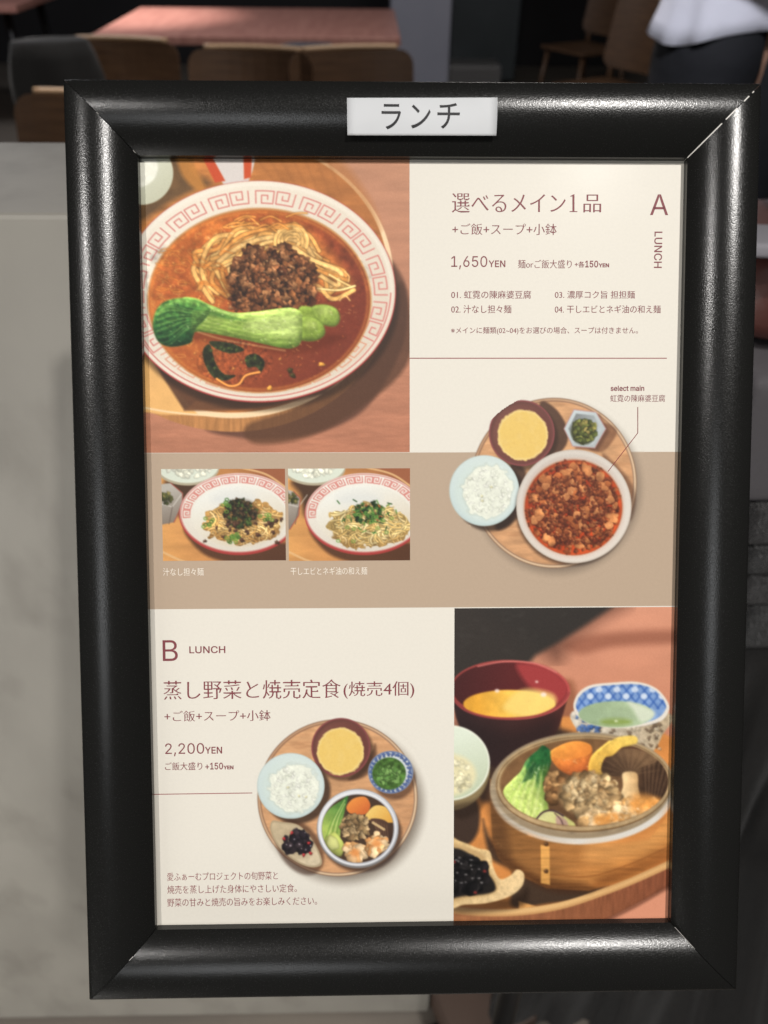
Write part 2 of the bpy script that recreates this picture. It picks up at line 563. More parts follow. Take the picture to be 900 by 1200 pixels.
def knit_mat(name, a, b):
    m = mat(name, a, 0.95, noise=(700, b, 2), sheen=0.3)
    nt = m.node_tree
    w = nt.nodes.new('ShaderNodeTexVoronoi')
    w.inputs['Scale'].default_value = 460
    bp = nt.nodes.new('ShaderNodeBump')
    bp.inputs['Strength'].default_value = 1.0
    bp.inputs['Distance'].default_value = 0.005
    tc = nt.nodes.new('ShaderNodeTexCoord')
    nt.links.new(tc.outputs['Object'], w.inputs['Vector'])
    nt.links.new(w.outputs['Distance'], bp.inputs['Height'])
    nt.links.new(bp.outputs[0], nt.nodes['Principled BSDF'].inputs['Normal'])
    return m
knit = knit_mat('charcoal_knit', (46, 42, 43), (24, 22, 23))
knit2 = knit_mat('black_knit', (26, 25, 26), (16, 15, 16))
SY = 0.60
rows = [(600, 645, knit, 'charcoal knitted blanket on top of the folded pile, right edge of the picture'),
        (645, 680, knit2, 'black knitted blanket second in the folded pile under the charcoal one'),
        (680, 715, knit, 'charcoal knitted blanket third in the folded pile, below a black one'),
        (715, 765, knit2, 'black knitted blanket lowest in the folded pile, resting on the black cloth')]
XL = [0.004, 0.000, -0.003, -0.001]
for (ya, yb, m, lab), dx in zip(rows, XL):
    a, b = at_y(880, ya, SY), at_y(880, yb, SY)
    h = a.z - b.z
    slab('blanket', lab, 'blanket', (a.x + 0.19 + dx, SY + 0.16, (a.z + b.z) / 2), (0.38, 0.32, h - 0.001), m, min(0.012, h * 0.3), 0.0, 'knitted blankets folded in a pile', 0.0015)
stack_bottom = at_y(880, 765, SY).z
stack_top = at_y(880, 600, SY).z
a = at_y(893, 452, SY)
h = a.z - stack_top
slab('storage_box', 'light grey fabric box standing on the pile of knitted blankets', 'box', (a.x + 0.16, SY + 0.14, stack_top + h / 2), (0.32, 0.26, h - 0.002), mat('light_grey_felt', (98, 95, 98), 0.9, bump=(200, 0.3)), 0.010)
b2 = at_y(890, 312, SY)
h2 = b2.z - a.z
bag = empty('handbag', (b2.x + 0.15, SY + 0.13, a.z), 'reddish brown leather handbag standing on the light grey box', 'bag')
bm = bmesh.new()
bmesh.ops.create_uvsphere(bm, u_segments=28, v_segments=16, radius=1)
for v in bm.verts:
    v.co = Vector((math.copysign(abs(v.co.x) ** 0.6, v.co.x) * 0.15, math.copysign(abs(v.co.y) ** 0.7, v.co.y) * 0.09, h2 / 2 + math.copysign(abs(v.co.z) ** 0.55, v.co.z) * h2 / 2))
from_bm('bag_body', bm, mat('oxblood_leather', (92, 52, 46), 0.45, bump=(150, 0.2)), bag, True)
bm = bmesh.new()
path_tube(bm, [(-0.08 * math.cos(PI * k / 16), 0, h2 * 0.92 + 0.10 * math.sin(PI * k / 16)) for k in range(17)], 0.006)
from_bm('strap', bm, mat('oxblood_strap', (70, 40, 36), 0.5), bag, True)
c2 = at_y(897, 300, SY - 0.03)
slab('paper_sheet', 'white folded paper tucked on top of the brown handbag', 'paper', (c2.x + 0.1, SY + 0.03, b2.z + 0.006), (0.2, 0.05, 0.012), mat('white_paper', (150, 148, 154), 0.7), 0.004, -0.12)

# black cloth hanging in folds over a low stand
def drape():
    n, rows_ = 420, 40
    cx, cy = 0.62, SY + 0.20
    vs, fs = [], []
    top = stack_bottom - 0.004
    rr = random.Random(4)
    ph = [rr.uniform(0, 6.3) for _ in range(8)]
    for i in range(rows_ + 1):
        u = i / rows_
        z = top - (top - 0.01) * u
        for k in range(n):
            a = 2 * PI * k / n
            ca, sa = math.cos(a), math.sin(a)
            sq = 1 / max(abs(ca) ** 4 + abs(sa) ** 4, 1e-6) ** 0.25
            amp = 0.052 * min(1, u * 2.2 + 0.04)
            w = amp * (math.sin(23 * a + ph[0] + 0.9 * math.sin(3 * a + ph[1]) + 3.2 * u) * 0.55 + math.sin(47 * a + ph[2] - 4.0 * u) * 0.28 + math.sin(9 * a + ph[3] + 4 * u) * 0.4 + math.sin(71 * a + ph[4] + 7 * u) * 0.12)
            fl = 0.10 * u + 0.12 * u * u
            vs.append((cx + ca * (0.335 * sq + fl + w), cy + sa * (0.20 * sq + fl + w), z))
    for i in range(rows_):
        for k in range(n):
            k2 = (k + 1) % n
            fs.append((i * n + k, (i + 1) * n + k, (i + 1) * n + k2, i * n + k2))
    fs.append(tuple(range(n)))
    o = mesh('draped_cloth', vs, fs, mat('black_drape', (9, 8, 8), 0.75, noise=(130, (19, 16, 14), 4, (1.6, 1.6, 0.6)), bump=(500, 0.6, 0.004), sheen=0.1), None, True)
    tag(o, 'black cloth hanging in deep folds over a low stand at the lower right', 'cloth')
drape()
tan = mat('tan_board', (92, 74, 64), 0.6, noise=(6, (76, 62, 54), 3))
p = at_z(562, 1185, 0.03)
bm = bmesh.new()
box_bm(bm, (p.x, p.y + 0.02, 0.022), (0.13, 0.12, 0.04), 0.006, (0, 0, 0.35))
tag(from_bm('wooden_block', bm, tan), 'small tan wooden block on the floor below the board', 'block')

# ================================================================== the framed board
OW, OH, BW = 0.260, 0.3546, 0.0253           # outer size and rail width of the frame
BASE = Vector((0, -OH / 2, 0))               # the things' origin sits at the foot of the board
FRAME_ROT = (PI / 2 - LEAN, 0, 0)
FOOT = BOARD_C + RF @ BASE

def board_empty(name, label, cat, off=(0, 0, 0)):
    return empty(name, BOARD_C + RF @ (BASE + Vector(off)), label, cat, None, FRAME_ROT)

def frame_mat():
    m = bpy.data.materials.new('black_satin_lacquer')
    m.use_nodes = True
    nt = m.node_tree
    b = nt.nodes['Principled BSDF']
    b.inputs['Base Color'].default_value = rgba((25, 25, 24))
    b.inputs['Specular IOR Level'].default_value = 0.32
    tc = nt.nodes.new('ShaderNodeTexCoord')
    n = nt.nodes.new('ShaderNodeTexNoise')
    n.inputs['Scale'].default_value = 1950
    n.inputs['Detail'].default_value = 2
    nt.links.new(tc.outputs['Object'], n.inputs['Vector'])
    r = nt.nodes.new('ShaderNodeMapRange')
    r.inputs[1].default_value = 0.3
    r.inputs[2].default_value = 0.7
    r.inputs[3].default_value = 0.17
    r.inputs[4].default_value = 0.29
    nt.links.new(n.outputs['Fac'], r.inputs[0])
    nt.links.new(r.outputs[0], b.inputs['Roughness'])
    bp = nt.nodes.new('ShaderNodeBump')
    bp.inputs['Strength'].default_value = 0.46
    bp.inputs['Distance'].default_value = 0.00010
    nt.links.new(n.outputs['Fac'], bp.inputs['Height'])
    nt.links.new(bp.outputs[0], b.inputs['Normal'])
    return m
lacquer = frame_mat()

# convex moulding: inward slope runs from -0.38 rad at the outer edge to 0.81 rad at the inner lip
NU = 40
prof = []
z = 0.0
prev = None
for k in range(NU + 1):
    u = k / NU
    tau = -0.38 + (0.81 + 0.38) * u
    if u < 0.05:
        tau = -0.38 - 1.0 * (1 - u / 0.05)
    if prev is not None:
        z -= math.tan((tau + prev) / 2) * BW / NU
    prev = tau
    prof.append((u * BW, z))
LIP = prof[-1][1]
ZP = LIP - 0.0038                             # the printed sheet lies behind the lip

frame = board_empty('picture_frame', 'black satin picture frame with rounded mouldings leaning back around the menu', 'picture frame')
def rail(length, name):
    """one mitred rail lying along local x, outer edge at y = 0, inner edge at y = -BW"""
    pr = [(0.0, -0.016)] + prof + [(BW, ZP + 0.0006), (BW - 0.006, ZP + 0.0006), (BW - 0.006, -0.016)]
    gap = 0.00016
    vs, fs = [], []
    n = len(pr)
    segs = 60
    for s in range(segs + 1):
        t = s / segs
        for d, zz in pr:
            xa = -length / 2 + d + gap
            xb = length / 2 - d - gap
            vs.append((xa + (xb - xa) * t, -d, zz))
    for s in range(segs):
        for k in range(n):
            k2 = (k + 1) % n
            fs.append((s * n + k, s * n + k2, (s + 1) * n + k2, (s + 1) * n + k))
    fs.append(tuple(range(n - 1, -1, -1)))
    fs.append(tuple(range(segs * n, (segs + 1) * n)))
    return vs, fs
for ang, L, off in ((0, OW, (0, OH / 2)), (PI, OW, (0, -OH / 2)), (PI / 2, OH, (-OW / 2, 0)), (-PI / 2, OH, (OW / 2, 0))):
    vs, fs = rail(L, 'rail')
    M = Matrix.Translation(Vector((off[0], off[1], 0)) - BASE) @ Matrix.Rotation(ang, 4, 'Z')
    o = mesh('rail', [M @ Vector(v) for v in vs], fs, lacquer, frame)
    me = o.data
    for p in me.polygons:
        p.use_smooth = len(p.vertices) == 4
    me.set_sharp_from_angle(angle=math.radians(40))
bm = bmesh.new()
box_bm(bm, Vector((0, 0, (ZP - 0.0005 - 0.0175) / 2)) - BASE, (OW - 0.010, OH - 0.010, 0.0175 + ZP - 0.0005), 0.0005)
print('LIP', LIP, 'ZP', ZP)
from_bm('backing_board', bm, mat('backing_board', (60, 52, 45), 0.8, noise=(300, (80, 70, 60), 3)), frame)
# bare edge of the moulding showing in the open mitres
chip = mat('bare_moulding_edge', (206, 203, 196), 0.4)
def mitre_chip(sx, sy, spans, w=0.00028):
    bm = bmesh.new()
    for u0, u1 in spans:
        k0, k1 = int(u0 * NU), int(u1 * NU)
        vv = []
        for k in range(k0, k1 + 1):
            d, zz = prof[k]
            c = Vector((sx * (OW / 2 - d), sy * (OH / 2 - d), zz + 0.00012)) - BASE
            n_ = Vector((sx, -sy, 0)).normalized() * w
            vv.append((bm.verts.new(c + n_), bm.verts.new(c - n_)))
        for (a, b), (c, d) in zip(vv, vv[1:]):
            bm.faces.new((a, b, d, c))
    g = bmesh.ops.extrude_face_region(bm, geom=bm.faces[:])
    for v in g['geom']:
        if isinstance(v, bmesh.types.BMVert):
            v.co.z -= 0.0004
    from_bm('mitre_edge', bm, chip, frame)
mitre_chip(1, 1, ((0.15, 0.18), (0.23, 0.31), (0.40, 0.56), (0.62, 1.0)), 0.00022)
mitre_chip(-1, 1, ((0.50, 0.53), (0.95, 0.99)), 0.00007)
mitre_chip(-1, -1, ((0.66, 0.72),), 0.00006)
mitre_chip(1, -1, ((0.70, 0.95),), 0.00006)

# stand that carries the frame
stand = empty('sign_stand', (0.138, FOOT.y + 0.20, 0), 'slim black post stand carrying the framed menu from behind', 'stand')
bm = bmesh.new()
top_l = Vector((0.085, 0.06, -0.0178))
pw = BOARD_C + RF @ top_l
loc = pw - stand.location
tube_bm(bm, (0, 0, 0.012), (0, 0, loc.z - 0.05), 0.011, 0.011, 20)
from_bm('post', bm, black_metal, stand, True)
bm = bmesh.new()
tube_bm(bm, (0, 0, loc.z - 0.055), (loc.x, loc.y + 0.012, loc.z - 0.012), 0.008, 0.008, 16)
box_bm(bm, (loc.x, loc.y + 0.0025, loc.z - 0.0035), (0.02, 0.10, 0.005), 0.001, FRAME_ROT)
from_bm('bracket', bm, black_metal, stand)
bm = bmesh.new()
bmesh.ops.create_cone(bm, cap_ends=True, segments=48, radius1=0.14, radius2=0.136, depth=0.012, matrix=Matrix.Translation((0, 0, 0.006)))
from_bm('base_plate', bm, black_metal, stand)
# ================================================================== the printed menu sheet
class Canvas:
    """paints one print with numpy in photo-pixel coordinates; every stroke may name the thing it depicts"""
    S = 2.0
    def __init__(s, x0, y0, x1, y1, bg=(200, 200, 200), seed=1):
        s.x0, s.y0, s.x1, s.y1 = x0, y0, x1, y1
        s.w, s.h = int((x1 - x0) * s.S), int((y1 - y0) * s.S)
        xs = x0 + (np.arange(s.w) + 0.5) / s.S
        ys = y0 + (np.arange(s.h) + 0.5) / s.S
        s.X, s.Y = np.meshgrid(xs, ys)
        s.C = np.empty((s.h, s.w, 3)); s.C[:] = np.array(bg, float)
        s.O = np.zeros((s.h, s.w), np.int16)
        s.names = ['']
        s.r = np.random.default_rng(seed)
    def own(s, name):
        if name is None: return None
        if name not in s.names: s.names.append(name)
        return s.names.index(name)
    def win(s, xa, ya, xb, yb):
        i0 = max(0, int((ya - s.y0) * s.S) - 1); i1 = min(s.h, int((yb - s.y0) * s.S) + 2)
        j0 = max(0, int((xa - s.x0) * s.S) - 1); j1 = min(s.w, int((xb - s.x0) * s.S) + 2)
        if i1 <= i0 or j1 <= j0: return None
        return (slice(i0, i1), slice(j0, j1))
    def put(s, sl, a, col, own=None):
        if sl is None: return
        a = np.clip(a, 0, 1)[..., None]
        col = np.asarray(col, float)
        s.C[sl] += a * (col - s.C[sl])
        k = s.own(own)
        if k is not None:
            o = s.O[sl]; o[a[..., 0] > 0.5] = k
    def aa(s, d, soft=0.6):
        return np.clip(0.5 - d / (2 * soft), 0, 1)
    # distance fields
    def ell(s, cx, cy, rx, ry, ang=0.0, pad=3):
        R = max(rx, ry) + pad
        sl = s.win(cx - R, cy - R, cx + R, cy + R)
        if sl is None: return None, None
        x, y = s.X[sl] - cx, s.Y[sl] - cy
        c, n = math.cos(ang), math.sin(ang)
        u, v = x * c + y * n, -x * n + y * c
        q = np.sqrt((u / rx) ** 2 + (v / ry) ** 2) + 1e-6
        g = np.sqrt((u / rx ** 2) ** 2 + (v / ry ** 2) ** 2) / q + 1e-9
        return sl, (q - 1) / g
    def curve(s, pts, closed=False, n=8):
        p = np.array(pts, float)
        if len(p) < 3: return p
        out = []
        N = len(p)
        rng_ = range(N) if closed else range(N - 1)
        for i in rng_:
            if closed: a, b, c, d = p[(i - 1) % N], p[i], p[(i + 1) % N], p[(i + 2) % N]
            else: a, b, c, d = p[max(i - 1, 0)], p[i], p[i + 1], p[min(i + 2, N - 1)]
            for k in range(n):
                t = k / n
                out.append(0.5 * ((2 * b) + (c - a) * t + (2 * a - 5 * b + 4 * c - d) * t * t + (-a + 3 * b - 3 * c + d) * t ** 3))
        if not closed: out.append(p[-1])
        return np.array(out)
    def seg(s, p, pad, closed=False):
        sl = s.win(p[:, 0].min() - pad, p[:, 1].min() - pad, p[:, 0].max() + pad, p[:, 1].max() + pad)
        if sl is None: return None, None, None
        x, y = s.X[sl], s.Y[sl]
        best = np.full(x.shape, 1e9); T = np.zeros(x.shape)
        q = np.vstack([p, p[:1]]) if closed else p
        L = 0.0
        for a, b in zip(q[:-1], q[1:]):
            dx, dy = b - a
            l2 = dx * dx + dy * dy
            if l2 < 1e-9: continue
            t = np.clip(((x - a[0]) * dx + (y - a[1]) * dy) / l2, 0, 1)
            d = (x - a[0] - t * dx) ** 2 + (y - a[1] - t * dy) ** 2
            m = d < best
            best[m] = d[m]; T[m] = (L + t * math.sqrt(l2))[m]
            L += math.sqrt(l2)
        return sl, np.sqrt(best), T / max(L, 1e-6)
    def poly(s, pts, smooth=False, pad=4):
        p = s.curve(pts, True) if smooth else np.array(pts, float)
        sl, d, _ = s.seg(p, pad, True)
        if sl is None: return None, None
        x, y = s.X[sl], s.Y[sl]
        ins = np.zeros(x.shape, bool)
        for a, b in zip(p, np.roll(p, -1, 0)):
            if a[1] == b[1]: continue
            c = ((a[1] > y) != (b[1] > y)) & (x < (b[0] - a[0]) * (y - a[1]) / (b[1] - a[1]) + a[0])
            ins ^= c
        return sl, np.where(ins, -d, d)
    # noise
    _T = np.random.default_rng(5).random((256, 256))
    def noise(s, sl, sc, oct=3, ax=1.0, ay=1.0, off=0.0):
        x, y = s.X[sl] * ax / sc + off, s.Y[sl] * ay / sc + off * 1.7
        v = 0; amp = 0.5; tot = 0
        for o in range(oct):
            xi, yi = np.floor(x).astype(int), np.floor(y).astype(int)
            fx, fy = x - xi, y - yi
            fx = fx * fx * (3 - 2 * fx); fy = fy * fy * (3 - 2 * fy)
            T = s._T
            a = T[yi & 255, xi & 255]; b = T[yi & 255, (xi + 1) & 255]
            c = T[(yi + 1) & 255, xi & 255]; d = T[(yi + 1) & 255, (xi + 1) & 255]
            v = v + amp * (a * (1 - fx) * (1 - fy) + b * fx * (1 - fy) + c * (1 - fx) * fy + d * fx * fy)
            tot += amp; amp *= 0.5; x = x * 2.03 + 7; y = y * 2.03 + 3
        return v / tot
    def all(s):
        return (slice(0, s.h), slice(0, s.w))
    # fills
    def mixcol(s, f, a, b):
        return np.asarray(a, float) + np.clip(f, 0, 1)[..., None] * (np.asarray(b, float) - np.asarray(a, float))
    def fill(s, sd, col, own=None, soft=0.6, alpha=1.0, tex=None, ax=1.0, ay=1.0):
        sl, d = sd
        if sl is None: return
        c = np.asarray(col, float)
        if tex:
            n = s.noise(sl, tex[0], 3, ax, ay, tex[2] if len(tex) > 2 else 0) - 0.5
            c = c + n[..., None] * tex[1] * 2 * (c / max(c.max(), 1) if c.ndim == 1 else 1)
        s.put(sl, s.aa(d, soft) * alpha, c, own)
    def grad(s, sd, c0, c1, p0, p1, own=None, soft=0.6, alpha=1.0, tex=None, ax=1.0, ay=1.0):
        sl, d = sd
        if sl is None: return
        vx, vy = p1[0] - p0[0], p1[1] - p0[1]
        f = ((s.X[sl] - p0[0]) * vx + (s.Y[sl] - p0[1]) * vy) / (vx * vx + vy * vy)
        c = s.mixcol(f, c0, c1)
        if tex:
            n = s.noise(sl, tex[0], 3, ax, ay, tex[2] if len(tex) > 2 else 0) - 0.5
            c = c * (1 + n[..., None] * tex[1] / 60.0)
        s.put(sl, s.aa(d, soft) * alpha, c, own)
    def ring(s, sd, w, col, alpha=1.0, soft=0.6, own=None):
        sl, d = sd
        if sl is None: return
        s.put(sl, s.aa(np.abs(d) - w / 2, soft) * alpha, col, own)
    def line(s, pts, w, col, alpha=1.0, smooth=False, soft=0.55, own=None):
        p = s.curve(pts) if smooth else np.array(pts, float)
        sl, d, t = s.seg(p, w + 2)
        if sl is None: return
        s.put(sl, s.aa(d - w / 2, soft) * alpha, col, own)
    def shadow(s, sd, soft, alpha, col=(40, 28, 20)):
        sl, d = sd
        if sl is None: return
        f = np.clip(0.5 - d / (2 * soft), 0, 1); f = f * f * (3 - 2 * f)
        s.put(sl, f * alpha, col)
    def noodle(s, pts, w, col, own=None, dark=0.55, alpha=1.0):
        p = s.curve(pts, n=6)
        sl, d, t = s.seg(p, w + 2)
        if sl is None: return
        c = np.asarray(col, float)
        s.put(sl, s.aa(d - w / 2 - 0.7, 0.9) * 0.38 * alpha, c * 0.5, own)
        q = np.clip(d / (w / 2), 0, 1)
        sh = dark + (1.12 - dark) * np.sqrt(1 - q * q * 0.96)
        s.put(sl, s.aa(d - w / 2, 0.5) * alpha, np.clip(c * sh[..., None], 0, 250), own)
    def blob(s, cx, cy, r, col, own=None, irr=0.25, gloss=0.0, asp=1.0, rot=0.0, alpha=1.0, rim=0.35, outline=0.28):
        R = r * (1.5 + irr) * max(asp, 1)
        sl = s.win(cx - R, cy - R, cx + R, cy + R)
        if sl is None: return
        x, y = s.X[sl] - cx, s.Y[sl] - cy
        c_, n_ = math.cos(rot), math.sin(rot)
        u, v = (x * c_ + y * n_) / asp, -x * n_ + y * c_
        rho = np.hypot(u, v); th = np.arctan2(v, u)
        ph = s.r.random(3) * 6.28
        edge = r * (1 + irr * (0.5 * np.sin(2 * th + ph[0]) + 0.35 * np.sin(3 * th + ph[1]) + 0.3 * np.sin(5 * th + ph[2])))
        d = rho - edge
        q = np.clip(rho / edge, 0, 1)
        nz = np.sqrt(1 - q * q * 0.95)
        lx = (-u * 0.5 - v * 0.75) / np.maximum(edge, 1e-3)
        sh = np.clip(0.72 + 0.30 * nz + rim * lx, 0.25, 1.5)
        c = np.asarray(col, float) * sh[..., None]
        if gloss:
            g = np.clip(1 - np.hypot(u + r * 0.3, v + r * 0.4) / (r * 0.35), 0, 1)
            c = c + g[..., None] * gloss
        s.put(sl, s.aa(d - 0.5, 1.0) * outline * alpha, np.asarray(col, float) * 0.42, own)
        s.put(sl, s.aa(d, 0.8) * alpha, np.clip(c, 0, 255), own)
    def pile(s, cx, cy, rx, ry, n, r0, r1, cols, own=None, irr=0.3, gloss=0.0, rim=0.35, sort=True, asp=1.3, edge=1.0, outline=0.28):
        pts = []
        for _ in range(n):
            a = s.r.random() * 6.283; q = math.sqrt(s.r.random()) * edge
            pts.append((cx + rx * q * math.cos(a), cy + ry * q * math.sin(a)))
        if sort: pts.sort(key=lambda p: p[1] + s.r.normal() * ry * 0.25)
        for x, y in pts:
            c = np.array(cols[s.r.integers(len(cols))], float) * (0.85 + 0.3 * s.r.random())
            s.blob(x, y, r0 + (r1 - r0) * s.r.random(), c, own, irr, gloss * (s.r.random() < 0.5), 1 + (asp - 1) * s.r.random(), s.r.random() * 3.1, 1.0, rim, outline)
    def blur(s, k=1, sl=None):
        sl = sl or s.all()
        A = s.C[sl]
        for _ in range(k):
            for ax in (0, 1):
                P = np.concatenate([np.take(A, [0], ax), A, np.take(A, [-1], ax)], ax)
                n = A.shape[ax]
                A = 0.25 * np.take(P, range(0, n), ax) + 0.5 * np.take(P, range(1, n + 1), ax) + 0.25 * np.take(P, range(2, n + 2), ax)
        s.C[sl] = A
    def clip(s, sd, fn, own_in=True):
        """run fn, then keep its paint only inside the shape"""
        C0, O0 = s.C.copy(), s.O.copy()
        fn()
        a = np.zeros((s.h, s.w))
        sl, d = sd
        a[sl] = s.aa(d)
        s.C = C0 + a[..., None] * (s.C - C0)
        s.O = np.where(a > 0.5, s.O, O0)
    def mottle(s, sd, sc, amt, col=None, off=0.0, ax=1.0, ay=1.0):
        """photographic unevenness: brighten and darken the paint inside a shape by fine noise"""
        sl, d = sd
        if sl is None: return
        n = s.noise(sl, sc, 4, ax, ay, off) - 0.5
        f = (s.aa(d, 1.0) * n * 2 * amt)[..., None]
        s.C[sl] = np.clip(s.C[sl] * (1 + f), 0, 255)
    def form(s, sd, w, amt, lx=-0.45, ly=-0.8):
        """rounds a printed shape: lighter along its upper left edge, darker along its lower right"""
        sl, d = sd
        if sl is None: return
        gy, gx = np.gradient(d, 1 / s.S)
        k = np.clip(1 + d / w, 0, 1) ** 1.5 * s.aa(d, 0.8)
        f = 1 + amt * k * (gx * lx + gy * ly)
        s.C[sl] = np.clip(s.C[sl] * f[..., None], 0, 252)
    def glints(s, sd, n, col=(246, 244, 226), r=1.0, alpha=0.6):
        sl, d = sd
        if sl is None: return
        ok = np.argwhere(d < -2.5)
        if not len(ok): return
        for i in s.r.integers(len(ok), size=n):
            y, x = ok[i]
            cx, cy = s.X[sl][y, x], s.Y[sl][y, x]
            s.shadow(s.ell(cx, cy, r * (0.6 + 1.4 * s.r.random()), r * (0.4 + 0.5 * s.r.random()), s.r.random() * 0.8), 0.9, alpha * (0.4 + 0.6 * s.r.random()), col)
    def grain(s, amt):
        s.C += s.r.normal(0, amt, (s.h, s.w, 1))
    def punch(s, con=1.10, sat=1.10):
        g = s.C.mean(-1, keepdims=True)
        s.C = g + (s.C - g) * sat
        s.C = np.clip(120 + (s.C - 120) * con, 4, 250)
    def sample(s, px, py):
        x = np.clip((px - s.x0) * s.S - 0.5, 0, s.w - 1.001); y = np.clip((py - s.y0) * s.S - 0.5, 0, s.h - 1.001)
        j, i = x.astype(int), y.astype(int)
        fx, fy = (x - j)[..., None], (y - i)[..., None]
        C = s.C
        c = C[i, j] * (1 - fx) * (1 - fy) + C[i, j + 1] * fx * (1 - fy) + C[i + 1, j] * (1 - fx) * fy + C[i + 1, j + 1] * fx * fy
        return c
    def owner(s, px, py):
        j = np.clip((px - s.x0) * s.S, 0, s.w - 1).astype(int); i = np.clip((py - s.y0) * s.S, 0, s.h - 1).astype(int)
        return s.O[i, j]

# plane <-> photo pixel for whole arrays
_R = np.array(RC)
def project(X, Y, Z):
    P = np.stack([X - CAM_L.x, Y - CAM_L.y, np.full_like(X, Z - CAM_L.z)], -1) @ _R.T
    return 450 + F * P[..., 0] / -P[..., 2], 600 - F * P[..., 1] / -P[..., 2]

poster = board_empty('menu_poster', 'printed lunch menu sheet with food photos and maroon lettering inside the black frame', 'menu', (0, 0.026, 0))
PBASE = BASE + Vector((0, 0.026, 0))
Z_PHOTO, Z_CUT, Z_INK = ZP + 0.000045, ZP + 0.000065, ZP + 0.000085

def grid_mesh(name, X, Y, Z, ink, faces, parent, shift):
    used = np.unique(faces)
    remap = np.zeros(X.size, np.int64); remap[used] = np.arange(len(used))
    f = remap[faces]
    me = bpy.data.meshes.new(name)
    n = len(used)
    me.vertices.add(n)
    co = np.stack([X.ravel()[used] - shift.x, Y.ravel()[used] - shift.y, np.full(n, Z - shift.z)], -1).astype(np.float32)
    me.vertices.foreach_set('co', co.ravel())
    me.loops.add(f.size)
    me.loops.foreach_set('vertex_index', f.ravel().astype(np.int32))
    me.polygons.add(len(f))
    me.polygons.foreach_set('loop_start', np.arange(0, f.size, 4, dtype=np.int32))
    me.update(calc_edges=True)
    at = me.attributes.new('ink', 'FLOAT_COLOR', 'POINT')
    c = np.ones((n, 4), np.float32); c[:, :3] = ink.reshape(-1, 3)[used]
    at.data.foreach_set('color', c.ravel())
    me.validate()
    return link_mesh(name, me, INK, parent)

INK_GAIN = 1.0
def print_canvas(cv, name, z, rect=None, mask=None, step=0.9, minf=12):
    """lay a canvas on the sheet as a fine grid of ink, one mesh per depicted thing"""
    if rect is None: rect = (cv.x0, cv.y0, cv.x1, cv.y1)
    a, b = local(rect[0], rect[1], z), local(rect[2], rect[3], z)
    c, d = local(rect[0], rect[3], z), local(rect[2], rect[1], z)
    xl, xr, yt, yb = (a.x + c.x) / 2, (b.x + d.x) / 2, (a.y + d.y) / 2, (b.y + c.y) / 2
    nx, ny = int((rect[2] - rect[0]) / step), int((rect[3] - rect[1]) / step)
    X, Y = np.meshgrid(np.linspace(xl, xr, nx + 1), np.linspace(yt, yb, ny + 1))
    px, py = project(X, Y, z)
    ink = lin(np.clip(cv.sample(px, py), 2, 252)) * INK_GAIN
    i = np.arange(ny)[:, None] * (nx + 1) + np.arange(nx)[None, :]
    faces = np.stack([i, i + nx + 1, i + nx + 2, i + 1], -1).reshape(-1, 4)
    Xc, Yc = (X[:-1, :-1] + X[1:, 1:]) / 2, (Y[:-1, :-1] + Y[1:, 1:]) / 2
    cx, cy = project(Xc, Yc, z)
    own = cv.owner(cx, cy).ravel()
    if mask is not None:
        keep = mask(cx, cy).ravel()
        faces, own = faces[keep], own[keep]
    # scraps of the background cut off by the painted things join the thing beside them
    O2 = None
    if mask is None:
        O2 = own.reshape(ny, nx)
        lab = np.zeros((ny, nx), np.int32)
        sizes, nl = {}, 0
        for y0_, x0_ in np.argwhere(O2 == 0):
            if lab[y0_, x0_]: continue
            nl += 1
            st = [(y0_, x0_)]
            lab[y0_, x0_] = nl
            cnt = 0
            while st:
                y, x = st.pop()
                cnt += 1
                for yy, xx in ((y + 1, x), (y - 1, x), (y, x + 1), (y, x - 1)):
                    if 0 <= yy < ny and 0 <= xx < nx and O2[yy, xx] == 0 and not lab[yy, xx]:
                        lab[yy, xx] = nl
                        st.append((yy, xx))
            sizes[nl] = cnt
        big = max(sizes, key=sizes.get) if sizes else 0
        for k in sizes:
            if k == big: continue
            m = lab == k
            nb = np.zeros_like(m)
            nb[1:] |= m[:-1]; nb[:-1] |= m[1:]; nb[:, 1:] |= m[:, :-1]; nb[:, :-1] |= m[:, 1:]
            v = O2[nb & ~m]
            if len(v): O2[m] = np.bincount(v).argmax()
        own = O2.ravel()
    root = None
    for k in range(len(cv.names)):
        n = (own == k).sum()
        if k and n < minf: own[own == k] = 0
    root = grid_mesh(name, X, Y, z, ink, faces[own == 0], poster, PBASE)
    for k in range(1, len(cv.names)):
        if (own == k).any():
            grid_mesh(cv.names[k], X, Y, z, ink, faces[own == k], root, Vector((PBASE.x, PBASE.y, PBASE.z)))
    return root

CREAM, BAND, MAROON = (223, 218, 206), (180, 159, 137), (128, 66, 71)
def flat(name, x0, y0, x1, y1, z, col, plane=None, ext=None):
    if plane: xl, yt, xr, yb = plane
    else:
        a, b, c, d = local(x0, y0, z), local(x1, y1, z), local(x0, y1, z), local(x1, y0, z)
        xl, xr, yt, yb = (a.x + c.x) / 2, (b.x + d.x) / 2, (a.y + d.y) / 2, (b.y + c.y) / 2
    if ext: xl, xr = ext[0] if ext[0] is not None else xl, ext[1] if ext[1] is not None else xr
    me = bpy.data.meshes.new(name)
    me.from_pydata([(x - PBASE.x, y - PBASE.y, z - PBASE.z) for x, y in ((xl, yb), (xr, yb), (xr, yt), (xl, yt))], [], [(0, 1, 2, 3)])
    at = me.attributes.new('ink', 'FLOAT_COLOR', 'POINT')
    v = lin(col) * INK_GAIN
    for k in range(4): at.data[k].color = (v[0], v[1], v[2], 1)
    return link_mesh(name, me, INK, poster)

